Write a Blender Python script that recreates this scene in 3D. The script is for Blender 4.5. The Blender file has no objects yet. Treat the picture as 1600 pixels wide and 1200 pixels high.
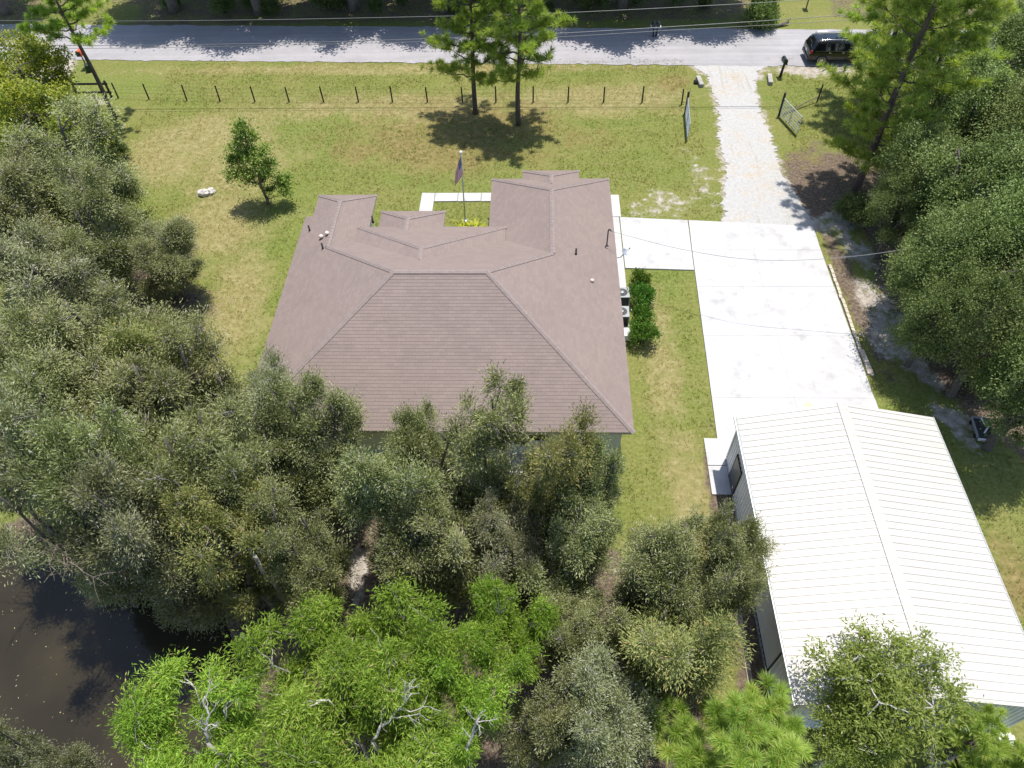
import bpy, bmesh, math, random
import numpy as np
from mathutils import Vector, Matrix
R = math.radians
scene = bpy.context.scene
col = scene.collection

# ------------------------------------------------------------------ camera
PIT, YAW, ROLL = R(51.207), R(2.803), R(-1.912)
fw = Vector((-math.sin(YAW)*math.cos(PIT), math.cos(YAW)*math.cos(PIT), -math.sin(PIT)))
rt = Vector((math.cos(YAW), math.sin(YAW), 0)); up = rt.cross(fw)
r2 = math.cos(ROLL)*rt + math.sin(ROLL)*up; u2 = -math.sin(ROLL)*rt + math.cos(ROLL)*up
cd = bpy.data.cameras.new('camera'); cam = bpy.data.objects.new('camera', cd); col.objects.link(cam)
m = Matrix((r2, u2, -fw)).transposed().to_4x4(); m.translation = Vector((0, 0, 30)); cam.matrix_world = m
cd.sensor_width = 36; cd.lens = 1141.23/1600*36; cd.clip_end = 3000; cd.clip_start = .5
scene.camera = cam

# ------------------------------------------------------------------ sky, sun, exposure
SUN = Vector((.41, .72, 3.5)).normalized()
sun_el = math.asin(SUN.z); sun_az = math.atan2(SUN.x, SUN.y)
W = bpy.data.worlds.new('World'); scene.world = W; W.use_nodes = True
nt = W.node_tree; sk = nt.nodes.new('ShaderNodeTexSky'); sk.sky_type = 'NISHITA'; sk.sun_disc = False
sk.sun_elevation = sun_el; sk.sun_rotation = sun_az
bg = nt.nodes['Background']; bg.inputs[1].default_value = .11; nt.links.new(sk.outputs[0], bg.inputs[0])
sd = bpy.data.lights.new('sun', 'SUN'); sd.energy = 3.3; sd.angle = R(.53); sd.color = (1, .955, .88)
so = bpy.data.objects.new('sun', sd); col.objects.link(so)
so.rotation_euler = SUN.to_track_quat('Z', 'Y').to_euler(); so.location = (0, 0, 60)
vs = scene.view_settings; vs.view_transform = 'Standard'; vs.look = 'None'; vs.gamma = 1; vs.exposure = .95

# ------------------------------------------------------------------ helpers
def tag(o, label=None, cat=None, group=None, kind=None):
    if label: o['label'] = label
    if cat: o['category'] = cat
    if group: o['group'] = group
    if kind: o['kind'] = kind
    return o
def thing(name, label, cat, loc=(0, 0, 0), rz=0, group=None):
    o = bpy.data.objects.new(name, None); col.objects.link(o); o.empty_display_size = .2
    o.location = loc; o.rotation_euler = (0, 0, rz)
    return tag(o, label, cat, group)
class MB:
    def __init__(s): s.v = []; s.f = []; s.uv = []; s.mi = []
    def add(s, vs, fs, uv=None):
        n = len(s.v); s.v += [tuple(p) for p in vs]; s.f += [tuple(i+n for i in f) for f in fs]
        return s
    def box(s, c, d, rz=0, b=0):
        x, y, z = (k/2 for k in d); M = Matrix.Rotation(rz, 3, 'Z'); c = Vector(c)
        if b <= 0:
            P = [(-x,-y,-z),(x,-y,-z),(x,y,-z),(-x,y,-z),(-x,-y,z),(x,-y,z),(x,y,z),(-x,y,z)]
            return s.add([M@Vector(p)+c for p in P], [(0,3,2,1),(4,5,6,7),(0,1,5,4),(1,2,6,5),(2,3,7,6),(3,0,4,7)])
        bm = bmesh.new(); bmesh.ops.create_cube(bm, size=1)
        for v in bm.verts: v.co = Vector((v.co.x*d[0], v.co.y*d[1], v.co.z*d[2]))
        bmesh.ops.bevel(bm, geom=list(bm.edges), offset=b, segments=2, affect='EDGES', profile=.5)
        bm.verts.ensure_lookup_table()
        vs = [M@v.co+c for v in bm.verts]; bm.verts.index_update(); fs = [[v.index for v in f.verts] for f in bm.faces]; bm.free()
        return s.add(vs, fs)
    def poly_prism(s, pts, z0, z1):
        n = len(pts); vs = [(p[0], p[1], z0) for p in pts]+[(p[0], p[1], z1) for p in pts]
        return s.add(vs, [tuple(range(n-1, -1, -1)), tuple(range(n, 2*n))]+[(i, (i+1) % n, n+(i+1) % n, n+i) for i in range(n)])
    def tube(s, pts, rad, n=6, cap=True):
        pts = [Vector(p) for p in pts]; rad = rad if hasattr(rad, '__len__') else [rad]*len(pts)
        base = len(s.v); a = None
        for i, p in enumerate(pts):
            t = (pts[min(i+1, len(pts)-1)]-pts[max(i-1, 0)]); t = t.normalized() if t.length > 1e-9 else Vector((0,0,1))
            if a is None: a = t.orthogonal().normalized()
            a = (a-t*a.dot(t)); a = a.normalized() if a.length > 1e-6 else t.orthogonal().normalized(); b = t.cross(a)
            for k in range(n):
                q = 2*math.pi*k/n; s.v.append(tuple(p+(a*math.cos(q)+b*math.sin(q))*rad[i]))
        for i in range(len(pts)-1):
            for k in range(n):
                s.f.append((base+i*n+k, base+i*n+(k+1) % n, base+(i+1)*n+(k+1) % n, base+(i+1)*n+k))
        if cap:
            s.f.append(tuple(base+k for k in range(n-1, -1, -1))); e = base+(len(pts)-1)*n; s.f.append(tuple(e+k for k in range(n)))
        return s
    def lathe(s, c, prof, n=16):
        base = len(s.v); c = Vector(c)
        for r_, z in prof:
            for k in range(n):
                q = 2*math.pi*k/n; s.v.append((c.x+r_*math.cos(q), c.y+r_*math.sin(q), c.z+z))
        for i in range(len(prof)-1):
            for k in range(n): s.f.append((base+i*n+k, base+i*n+(k+1) % n, base+(i+1)*n+(k+1) % n, base+(i+1)*n+k))
        s.f.append(tuple(base+k for k in range(n-1, -1, -1))); e = base+(len(prof)-1)*n; s.f.append(tuple(e+k for k in range(n)))
        return s
    def build(s, name, mat, parent=None, smooth=False, org=None):
        me = bpy.data.meshes.new(name); o = bpy.data.objects.new(name, me); col.objects.link(o)
        q = Vector((0, 0, 0))
        if parent is not None:
            root = parent.parent or parent
            if org is None: q = Vector(root.location)
            o.parent = parent
        me.from_pydata([(v[0]-q.x, v[1]-q.y, v[2]-q.z) for v in s.v], [], s.f); me.update()
        if mat: me.materials.append(mat)
        if smooth: me.polygons.foreach_set('use_smooth', [True]*len(me.polygons))
        return o
def rot_org(o): return o

# ------------------------------------------------------------------ materials
def mat(name):
    m = bpy.data.materials.new(name); m.use_nodes = True
    return m, m.node_tree, m.node_tree.nodes['Principled BSDF']
class NT:
    def __init__(s, nt): s.t = nt
    def n(s, ty, **k):
        o = s.t.nodes.new('ShaderNode'+ty)
        for a, b in k.items(): setattr(o, a, b)
        return o
    def l(s, a, b): s.t.links.new(a, b)
    def noise(s, vec, scale, detail=4, rough=.55):
        o = s.n('TexNoise'); o.inputs['Scale'].default_value = scale; o.inputs['Detail'].default_value = detail; o.inputs['Roughness'].default_value = rough
        if vec is not None: s.l(vec, o.inputs['Vector'])
        return o.outputs['Fac']
    def ramp(s, f, stops):
        o = s.n('ValToRGB'); e = o.color_ramp.elements
        while len(e) < len(stops): e.new(.5)
        for i, (p, c) in enumerate(stops): e[i].position = p; e[i].color = (*c, 1) if len(c) == 3 else c
        s.l(f, o.inputs[0]); return o.outputs[0]
    def mix(s, f, a, b, bt='MIX'):
        o = s.n('Mix', data_type='RGBA', blend_type=bt)
        for k, x in ((0, f), (6, a), (7, b)):
            if hasattr(x, 'links'): s.l(x, o.inputs[k])
            else: o.inputs[k].default_value = x if k == 0 else (*x, 1)
        return o.outputs[2]
    def math(s, op, a, b=None, c=None, clamp=False):
        o = s.n('Math', operation=op, use_clamp=clamp)
        for k, x in enumerate((a, b, c)):
            if x is None: continue
            if hasattr(x, 'links'): s.l(x, o.inputs[k])
            else: o.inputs[k].default_value = x
        return o.outputs[0]
    def attr(s, name): return s.n('Attribute', attribute_name=name).outputs['Fac']
    def bump(s, h, bsdf, strength=.5, dist=.05):
        o = s.n('Bump'); o.inputs['Strength'].default_value = strength; o.inputs['Distance'].default_value = dist
        s.l(h, o.inputs['Height']); s.l(o.outputs[0], bsdf.inputs['Normal'])
def simple(name, c, rough=.6, metal=0, var=.15, scale=3, spec=.4, bump=0):
    m, t, b = mat(name); N = NT(t); co = N.n('TexCoord').outputs['Object']
    f = N.noise(co, scale, 5)
    d = tuple(x*(1-var) for x in c); l_ = tuple(min(1, x*(1+var)) for x in c)
    N.l(N.ramp(f, [(.3, d), (.7, l_)]), b.inputs['Base Color'])
    b.inputs['Roughness'].default_value = rough; b.inputs['Metallic'].default_value = metal; b.inputs['Specular IOR Level'].default_value = spec
    if bump: N.bump(N.noise(co, scale*6, 3), b, bump, .02)
    return m

# leaves: per-leaf and per-clump natural colour variety, slightly translucent
def leafmat(name, c0, c1, c2, trans=.25, gray=None, rough=.55, hue=.06, spec=.3):
    m, t, b = mat(name); N = NT(t)
    rnd = N.attr('rnd'); cl = N.attr('clump'); oi = N.n('ObjectInfo').outputs['Random']
    f = N.math('ADD', N.math('MULTIPLY', rnd, .5), N.math('MULTIPLY', cl, .5))
    stops = [(.15, c0), (.5, c1), (.85, c2)]
    c = N.ramp(f, stops)
    if gray:
        g = N.math('GREATER_THAN', rnd, gray[1]); c = N.mix(g, c, gray[0])
    hs = N.n('HueSaturation')
    N.l(N.math('ADD', N.math('MULTIPLY', oi, hue), .494-hue/2), hs.inputs['Hue'])
    N.l(N.math('ADD', N.math('MULTIPLY', oi, .3), .86), hs.inputs['Value'])
    N.l(c, hs.inputs['Color']); c = hs.outputs[0]
    N.l(c, b.inputs['Base Color']); b.inputs['Roughness'].default_value = rough; b.inputs['Specular IOR Level'].default_value = spec
    tr = N.n('BsdfTranslucent'); N.l(N.mix(1, c, (1.25, 1.25, .55), 'MULTIPLY'), tr.inputs[0])
    ms = N.n('MixShader'); ms.inputs[0].default_value = trans
    N.l(b.outputs[0], ms.inputs[1]); N.l(tr.outputs[0], ms.inputs[2]); N.l(ms.outputs[0], t.nodes['Material Output'].inputs[0])
    return m
M = {}
GR = (.23, .21, .17)
M['paperbark'] = leafmat('paperbark leaf', (.105, .13, .045), (.21, .245, .09), (.36, .39, .17), .27, ((.42, .39, .33), .95), rough=.5, hue=.03, spec=.35)
M['paperbark_grey'] = leafmat('grey paperbark leaf', (.12, .14, .06), (.22, .245, .115), (.35, .365, .2), .27, ((.4, .38, .33), .92), rough=.5, hue=.03, spec=.4)
M['paperbark_warm'] = leafmat('warm paperbark leaf', (.105, .125, .032), (.2, .225, .068), (.33, .33, .11), .25, ((.4, .28, .11), .96), rough=.5, hue=.03, spec=.35)
M['acacia'] = leafmat('acacia leaf', (.125, .23, .022), (.215, .37, .038), (.38, .54, .09), .42, ((.42, .4, .12), .96), hue=.012)
M['leafy'] = leafmat('leafy leaf', (.095, .14, .022), (.165, .225, .038), (.27, .32, .075), .38, None, hue=.012)
M['oak'] = leafmat('oak leaf', (.07, .115, .03), (.14, .2, .06), (.25, .31, .11), .26, None, rough=.55, hue=.02, spec=.25)
M['yellowgreen'] = leafmat('broadleaf yellow', (.12, .18, .022), (.22, .28, .032), (.4, .4, .055), .4, hue=.025)
M['lawntree'] = leafmat('glossy leaf', (.075, .155, .028), (.16, .28, .05), (.29, .41, .1), .38, rough=.4)
M['hedge'] = leafmat('hedge leaf', (.035, .1, .012), (.085, .2, .025), (.17, .32, .06), .3, rough=.35)
M['roadside'] = leafmat('roadside leaf', (.03, .06, .02), (.055, .095, .03), (.1, .15, .05), .25)
M['pine'] = leafmat('pine needle', (.165, .265, .045), (.285, .42, .08), (.45, .55, .15), .5, ((.45, .34, .11), .95), rough=.4, hue=.012)
M['plant'] = leafmat('yellow plant leaf', (.2, .3, .02), (.4, .45, .03), (.55, .55, .06), .35)
def bark(name, c, c2):
    m, t, b = mat(name); N = NT(t); co = N.n('TexCoord').outputs['Object']
    mp = N.n('Mapping'); mp.inputs['Scale'].default_value = (9, 9, 1.6); N.l(co, mp.inputs[0])
    f = N.noise(mp.outputs[0], 1.6, 6, .65)
    N.l(N.ramp(f, [(.32, c), (.68, c2)]), b.inputs['Base Color']); b.inputs['Roughness'].default_value = .85; N.bump(f, b, .8, .03); return m
M['bark_grey'] = bark('grey bark', (.075, .06, .05), (.26, .22, .18))
M['bark_pale'] = bark('pale bark', (.24, .22, .2), (.56, .53, .5))
M['twig_grey'] = bark('grey dead twig', (.2, .18, .16), (.46, .43, .39))
M['bark_pine'] = bark('pine bark', (.045, .032, .026), (.15, .11, .09))
M['bark_dark'] = bark('dark bark', (.05, .042, .035), (.15, .13, .11))
M['black_wood'] = simple('black stained wood', (.016, .017, .02), .6, 0, .4, 8)
M['white_metal'] = None
M['black_paint'] = simple('black car paint', (.008, .009, .011), .12, 0, .1, 2, .6)
M['glass'] = simple('tinted car glass', (.006, .008, .011), .04, 0, .1, 1, .7)
M['chrome'] = simple('bright metal trim', (.72, .74, .77), .2, 1, .05, 4)
M['alloy'] = simple('alloy rim metal', (.62, .62, .63), .3, 1, .08, 9)
M['rubber'] = simple('tyre rubber', (.02, .02, .021), .85, 0, .2, 20)
M['red_lens'] = simple('tail lamp lens', (.3, .02, .015), .15, 0, .1, 3)
M['plate'] = simple('number plate', (.75, .76, .74), .4, 0, .03, 3)
M['white_paint'] = simple('white paint', (.8, .8, .78), .5, 0, .04, 3)
M['galv'] = simple('galvanised steel', (.5, .53, .56), .4, .6, .15, 6)
M['ac_grey'] = simple('condenser grey steel', (.29, .3, .3), .5, .2, .08, 4)
M['ac_dark'] = simple('condenser grille', (.03, .032, .035), .6, 0, .2, 20)
M['vent_dark'] = simple('dark pipe rubber', (.03, .028, .028), .7, 0, .2, 9)
M['vent_white'] = simple('white vent', (.55, .47, .4), .5, 0, .06, 9)
M['red_plastic'] = simple('red plastic', (.62, .09, .05), .45, 0, .08, 4)
M['green_plastic'] = simple('dark green box', (.015, .035, .02), .5, 0, .2, 4)
M['mail_black'] = simple('dark mailbox enamel', (.02, .03, .03), .35, 0, .2, 4)
M['wire'] = simple('cable grey', (.2, .2, .2), .45, .3, .1, 2)
M['wire_dark'] = simple('cable black', (.03, .03, .032), .6, 0, .1, 2)
M['limestone'] = simple('limestone rock', (.5, .47, .43), .85, 0, .45, 3.5, .3, .6)
M['sash'] = simple('window glass', (.012, .016, .02), .05, 0, .1, 1, .6)
M['culvert'] = simple('culvert concrete', (.3, .29, .27), .9, 0, .25, 3, .3, .4)
M['hole'] = simple('pipe mouth', (.012, .012, .012), .9)

# ------------------------------------------------------------------ ground with pond basin
rng = np.random.default_rng(7)
def seg(a, b, n): return list(np.linspace(a, b, n, endpoint=False))
gx = np.array(seg(-420, -60, 12)+seg(-60, 40, 286)+seg(40, 420, 13)+[420.])
gy = np.array(seg(-260, -4, 12)+seg(-4, 76, 229)+seg(76, 900, 14)+[900.])
X, Y = np.meshgrid(gx, gy); nx, ny = len(gx), len(gy)
def vnoise(x, y, s, seed):
    g = np.random.default_rng(seed).random((64, 64)); x = x/s; y = y/s
    i = np.floor(x).astype(int); j = np.floor(y).astype(int); a = x-i; b = y-j; a = a*a*(3-2*a); b = b*b*(3-2*b)
    G = lambda p, q: g[p % 64, q % 64]
    return (G(i, j)*(1-a)+G(i+1, j)*a)*(1-b)+(G(i, j+1)*(1-a)+G(i+1, j+1)*a)*b
fn = lambda s, seed: vnoise(X+97, Y+61, s, seed)*.6+vnoise(X+97, Y+61, s/2.3, seed+1)*.4
def blob(cx, cy, rx, ry, rz=0, soft=.5, wob=.5, seed=3):
    c, s = math.cos(R(rz)), math.sin(R(rz)); dx, dy = X-cx, Y-cy
    d = np.hypot((dx*c+dy*s)/rx, (-dx*s+dy*c)/ry)+(fn(min(rx, ry)*.6, seed)-.5)*wob
    return np.clip((1-d)/soft+.5, 0, 1)
pond_d = np.hypot((X+20.6)/9.6, (Y-6.2)/8.4)+(fn(4, 11)-.5)*.16        # 1 on the shore line
Z = -np.clip((1.06-pond_d)*6, 0, 1.3)*np.where(pond_d < 1.06, 1, 0) + (fn(3.5, 5)-.5)*.03
dirt = np.zeros_like(X); sand = np.zeros_like(X); dry = np.zeros_like(X); lush = np.zeros_like(X); brown = np.zeros_like(X)
mx = np.maximum
# leaf litter under the groves
edge = 16.6+1.6*(fn(5, 21)-.5)*2-np.clip((X-2.5)*1.6, 0, 7.5)
dirt = mx(dirt, np.clip((edge-Y)/1.4, 0, 1)*np.clip((9.0-X)/.8, 0, 1))
dirt = mx(dirt, blob(-24, 27, 7, 8, 20, .4, .7, 31)*.8)
dirt = mx(dirt, np.clip((X-19.4-1.8*(fn(6, 41)-.5)*2-np.clip((25-Y)*.5, 0, 4.5))/1.6, 0, 1)*np.clip((46-Y)/3, 0, 1))
dirt = mx(dirt, blob(19.6, 41, 3.6, 4.5, 10, .6, .7, 43)*.8)
dirt = mx(dirt, np.clip((Y-64.2)/.8, 0, 1)*.55)
dirt = dirt*(1-blob(-41, 66.5, 5, 3, 0, .3, .3, 44))*(1-blob(22.5, 66.6, 3.4, 3.5, 0, .3, .3, 45))
dirt = mx(dirt, blob(8.75, 12.5, .75, 8.5, 0, .8, .5, 46))
dirt = mx(dirt, blob(18.4, 31, .75, 6.5, 2, .7, .7, 46)*.75)
for a in ((8.6, 39.4, 2.7, 1.7, 10), (7.0, 38.4, 1.3, .7, 0), (11.2, 42.5, 1, 3.2, 5)): sand = mx(sand, blob(*a, .9, 1.2, 51)*.5)
for a in ((19.6, 34.6, .9, 2.1, 25), (19.7, 29.6, 1.4, 2.6, 20), (19.0, 27.2, 1.0, 1.8, 15), (20.3, 25.6, .8, 1.9, 20), (20.9, 21.9, .8, 1.9, 20), (22.4, 56.1, 3.4, 1.3, 0), (-7.7, 13.2, .45, 1.6, 10), (19, 37.4, 2.2, 1.2, 0)):
    sand = mx(sand, blob(*a, .8, 1.0, 52)*(.8 if a[1] > 50 or a[0] < 0 else .72))
xl_ = np.interp(Y, [36.9, 38.8, 42, 45.5, 49.7, 54.9, 57], [11.6, 12.1, 12.75, 12.95, 13.35, 13.5, 12.3]); xr_ = np.interp(Y, [36.9, 39.2, 41.8, 46, 50, 54, 57], [17.7, 17.3, 16.95, 16.85, 16.9, 17.05, 19])
dd_ = np.maximum(xl_-X, X-xr_); sand = mx(sand, np.clip(.55-dd_/1.1, 0, .7)*((Y > 36.5) & (Y < 57.6)))
sand = mx(sand, blob(-35.5, 51.9, 2.4, 1.2, 0, .5, .4, 53)*.7)
sand = mx(sand, blob(-39.8, 57.6, 1.8, 2.2, 0, .4, .3, 53)*.8)
for a in ((-25, 46.5, 6.5, 4, 35), (-20.5, 43, 4, 2.6, 30), (-21, 37, 4.6, 3.6, 40), (-17.5, 30, 2.2, 6.5, 10), (-19, 25.5, 2.5, 3.5, 0), (-10, 51, 12, 2.2, 0), (4, 52, 9, 2.4, 0), (6.7, 26, 1.1, 5.5, 0), (7.3, 17.5, 1.4, 4, 0), (15, 59, 5, 2, 0), (-12, 56.8, 22, .9, 0)):
    dry = mx(dry, blob(*a, .9, .8, 61))
for a in ((-8.6, 45.6, 3, 2.3, 0), (-12.6, 45.4, 2, 1.6, 0), (-3, 48.8, 5.5, 2.4, 0), (10.6, 54.4, 1.6, 1.2, 0), (18.9, 43.6, 2, 1.6, 0), (21.2, 38, 1.5, 3, 0), (20.6, 13, 1.2, 2.5, 0), (18.6, 30.2, .8, 2.2, 0), (-5.6, 47.2, 9, 4.5, 0)):
    brown = mx(brown, blob(*a, .9, .9, 71))
for a in ((-15.6, 27, 1.5, 8.5, 4), (-16, 37, 3.4, 5, 20), (-2, 41.6, 9, 1.5, 0), (-34, 54.5, 6, 2.6, 0), (-10, 48, 14, 4, 0), (6.4, 36, 4, 2, 0), (18.5, 22, 1.6, 3, 0), (18.9, 16, 1.2, 5, 0), (7.2, 32, 2, 2.2, 0)):
    lush = mx(lush, blob(*a, 1.0, .7, 81))
me = bpy.data.meshes.new('ground')
idx = np.arange(nx*ny).reshape(ny, nx)
F_ = np.stack([idx[:-1, :-1], idx[:-1, 1:], idx[1:, 1:], idx[1:, :-1]], -1).reshape(-1, 4)
def mesh_np(me, V, F, smooth=False):
    k = F.shape[1]
    me.vertices.add(len(V)); me.vertices.foreach_set('co', np.ascontiguousarray(V, dtype=np.float32).ravel())
    me.loops.add(F.size); me.loops.foreach_set('vertex_index', np.ascontiguousarray(F, dtype=np.int32).ravel())
    me.polygons.add(len(F)); me.polygons.foreach_set('loop_start', np.arange(0, F.size, k, dtype=np.int32))
    if smooth: me.polygons.foreach_set('use_smooth', np.ones(len(F), dtype=bool))
    me.update(calc_edges=True)
mesh_np(me, np.stack([X.ravel(), Y.ravel(), Z.ravel()], -1), F_, True)
for nm, A in (('dirt', dirt), ('sand', sand), ('dry', dry), ('lush', lush), ('brown', brown)):
    a = me.attributes.new(nm, 'FLOAT', 'POINT'); a.data.foreach_set('value', A.ravel().astype(np.float32))
ground = bpy.data.objects.new('ground', me); col.objects.link(ground); tag(ground, 'grass lawn with dry patches, sandy soil and leaf litter under the trees', 'ground', kind='structure')

m, t, b = mat('lawn and soil'); N = NT(t); co = N.n('TexCoord').outputs['Object']
fine = N.noise(co, 5.5, 8, .82); fine2 = N.noise(co, 2.4, 8, .8); mid = N.noise(co, .9, 6, .7); big = N.noise(co, .22, 4, .6)
mp = N.n('Mapping'); mp.inputs['Rotation'].default_value = (0, 0, R(-38)); mp.inputs['Scale'].default_value = (.35, 2.4, 1); N.l(co, mp.inputs[0])
streak = N.noise(mp.outputs[0], .8, 5, .65)
g = N.ramp(fine, [(.3, (.07, .1, .018)), (.5, (.15, .178, .04)), (.7, (.26, .265, .085))])
gl = N.ramp(fine, [(.3, (.07, .105, .018)), (.5, (.145, .188, .04)), (.7, (.24, .275, .08))])
d_ = N.ramp(fine2, [(.32, (.17, .14, .06)), (.5, (.28, .235, .11)), (.68, (.4, .345, .19))])
br = N.ramp(fine2, [(.36, (.11, .075, .03)), (.5, (.21, .15, .065)), (.64, (.33, .25, .12))])
li = N.ramp(fine, [(.34, (.05, .036, .026)), (.48, (.125, .092, .068)), (.6, (.22, .17, .13)), (.7, (.38, .31, .25))])
sa = N.ramp(fine2, [(.32, (.2, .165, .12)), (.5, (.36, .32, .275)), (.68, (.54, .5, .46))])
def edge(a, amp=1.0, sharp=4.0, off=.0):
    v = N.math('ADD', N.attr(a), N.math('MULTIPLY', N.math('SUBTRACT', N.math('ADD', N.math('MULTIPLY', mid, .55), N.math('MULTIPLY', fine2, .45)), .5), 2.6*amp))
    return N.math('MULTIPLY', N.math('SUBTRACT', v, .35+off), sharp, clamp=True)
c = N.mix(N.math('MULTIPLY', N.math('SUBTRACT', big, .38), 3, clamp=True), g, N.ramp(fine, [(.3, (.1, .115, .027)), (.5, (.195, .19, .058)), (.7, (.32, .29, .12))]))
c = N.mix(N.math('MULTIPLY', edge('lush', 1, 1.1), .75), c, gl)
c = N.mix(N.math('MULTIPLY', edge('dry', 1, 1.3), .8), c, d_)
c = N.mix(N.math('MULTIPLY', N.math('MULTIPLY', N.math('SUBTRACT', streak, .5), 5, clamp=True), .55), c, N.mix(.5, d_, c))
c = N.mix(N.math('MULTIPLY', edge('brown', 1, 1.3), .75), c, br)
c = N.mix(edge('dirt', .8, 3), c, li)
c = N.mix(edge('sand', 1.2, 3, .05), c, sa)
c = N.mix(1, c, (.9, .9, .88), 'MULTIPLY')
N.l(c, b.inputs['Base Color']); b.inputs['Roughness'].default_value = .9; b.inputs['Specular IOR Level'].default_value = .15
N.bump(N.math('ADD', fine, N.math('MULTIPLY', fine2, .8)), b, .55, .08)
me.materials.append(m)

def sheet(name, pts, z, material, label, cat, sub=0, jit=0, seed=0, kind='structure'):
    bm = bmesh.new(); rr = random.Random(seed); P = []
    for i, p in enumerate(pts):
        q = pts[(i+1) % len(pts)]; n = max(1, int(math.hypot(q[0]-p[0], q[1]-p[1])/sub)) if sub else 1
        for k in range(n):
            f = k/n; P.append((p[0]+(q[0]-p[0])*f+rr.gauss(0, jit), p[1]+(q[1]-p[1])*f+rr.gauss(0, jit)))
    bm.faces.new([bm.verts.new((x, y, z)) for x, y in P]); bmesh.ops.triangulate(bm, faces=bm.faces[:])
    me = bpy.data.meshes.new(name); bm.normal_update(); bm.to_mesh(me); bm.free(); me.materials.append(material)
    o = bpy.data.objects.new(name, me); col.objects.link(o); return tag(o, label, cat, kind=kind)

# pond water: murky brown, still, glossy
m, t, b = mat('murky pond water'); N = NT(t); co = N.n('TexCoord').outputs['Object']
N.l(N.ramp(N.noise(co, .22, 3), [(.35, (.024, .02, .013)), (.7, (.042, .034, .02))]), b.inputs['Base Color'])
b.inputs['Roughness'].default_value = .06; b.inputs['IOR'].default_value = 1.33
N.bump(N.noise(co, 2.2, 3), b, .05, .03)
a = [(-20.6+9.9*math.cos(q), 6.2+8.7*math.sin(q)) for q in np.linspace(0, 2*math.pi, 64, endpoint=False)]
sheet('pond_water', a, -.2, m, 'dark brown pond in the bottom left with floating leaves', 'pond')
M['float_leaf'] = leafmat('floating leaf', (.35, .22, .05), (.5, .38, .12), (.65, .6, .5), .1)

# road
m, t, b = mat('pale asphalt'); N = NT(t); co = N.n('TexCoord').outputs['Object']
mp = N.n('Mapping'); mp.inputs['Scale'].default_value = (.05, 1.5, 1); N.l(co, mp.inputs[0])
f1 = N.ramp(N.noise(mp.outputs[0], 1.2, 5, .65), [(.3, (.275, .265, .275)), (.7, (.355, .34, .35))])
f2 = N.ramp(N.noise(co, 26, 3, .8), [(.3, (.82, .82, .82)), (.7, (1.12, 1.12, 1.12))])
f3 = N.ramp(N.noise(co, .5, 5, .7), [(.3, (.86, .86, .86)), (.7, (1.06, 1.06, 1.06))])
N.l(N.mix(1, N.mix(1, f1, f2, 'MULTIPLY'), f3, 'MULTIPLY'), b.inputs['Base Color']); b.inputs['Roughness'].default_value = .85
N.bump(N.noise(co, 40, 2), b, .3, .01)
def roadY(x, k): return (63.95 if k else 57.75)-.035*(x+10)*(1.0 if k else 1.0)
rr = random.Random(4)
lo = [(x, roadY(x, 0)+rr.gauss(0, .07)) for x in np.arange(-120, 121, .5)]; hi = [(x, roadY(x, 1)+rr.gauss(0, .05)) for x in np.arange(120, -121, -.5)]
bm = bmesh.new(); n = len(lo); A = [bm.verts.new((*p, .035)) for p in lo]; B = [bm.verts.new((*p, .035)) for p in hi[::-1]]
for i in range(n-1): bm.faces.new((A[i], A[i+1], B[i+1], B[i]))
me = bpy.data.meshes.new('road'); bm.to_mesh(me); bm.free(); me.materials.append(m); o = bpy.data.objects.new('road', me); col.objects.link(o)
tag(o, 'pale grey asphalt road running along the top of the photo', 'road', kind='structure')

# gravel driveway
m, t, b = mat('crushed shell gravel'); N = NT(t); co = N.n('TexCoord').outputs['Object']
f = N.noise(co, 5, 9, .8); w = N.noise(co, .5, 7, .75)
mp = N.n('Mapping'); mp.inputs['Scale'].default_value = (1.6, .12, 1); N.l(co, mp.inputs[0])
c = N.ramp(f, [(.25, (.27, .262, .25)), (.5, (.37, .362, .35)), (.75, (.46, .452, .44))])
c = N.mix(N.math('MULTIPLY', N.math('SUBTRACT', w, .5), 4, clamp=True), c, N.ramp(f, [(.3, (.3, .22, .14)), (.7, (.5, .42, .32))]))
c = N.mix(N.math('MULTIPLY', N.math('SUBTRACT', N.noise(mp.outputs[0], 1.3, 5, .7), .56), 5, clamp=True), c, N.ramp(f, [(.3, (.2, .175, .12)), (.7, (.38, .335, .26))]))
N.l(c, b.inputs['Base Color']); b.inputs['Roughness'].default_value = .9; N.bump(f, b, .4, .04)
dl = [(57.6, 11.7), (57.0, 12.3), (56.0, 13.0), (54.9, 13.5), (49.7, 13.35), (45.5, 12.95), (42, 12.75), (38.8, 12.1), (36.9, 11.6)]; dr0 = [(57.6, 19.6), (57.0, 19.0), (56.0, 17.7), (54, 17.05), (50, 16.9), (46, 16.85), (41.8, 16.95), (39.2, 17.3), (36.9, 17.7)]
rr = random.Random(5); bm = bmesh.new(); pv = None; yy_ = 57.6
while yy_ > 36.9:
    f_ = lambda T: float(np.interp(-yy_, [-q[0] for q in T], [q[1] for q in T]))
    w1 = .15+.1*math.sin(yy_*.9)+.06*math.sin(yy_*3.3+1)+rr.gauss(0, .1); w2 = -.15+.1*math.sin(yy_*.8+2)+.06*math.sin(yy_*3.9)+rr.gauss(0, .1)
    cur = [bm.verts.new((x, yy_, .028)) for x in np.linspace(f_(dl)+w1, f_(dr0)+w2, 4)]
    if pv: [bm.faces.new((pv[i], cur[i], cur[i+1], pv[i+1])) for i in range(3)]
    pv = cur; yy_ -= .16
bmesh.ops.recalc_face_normals(bm, faces=bm.faces[:]); me = bpy.data.meshes.new('gravel_driveway'); bm.to_mesh(me); bm.free(); me.materials.append(m); o = bpy.data.objects.new('gravel_driveway', me); col.objects.link(o)
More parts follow.
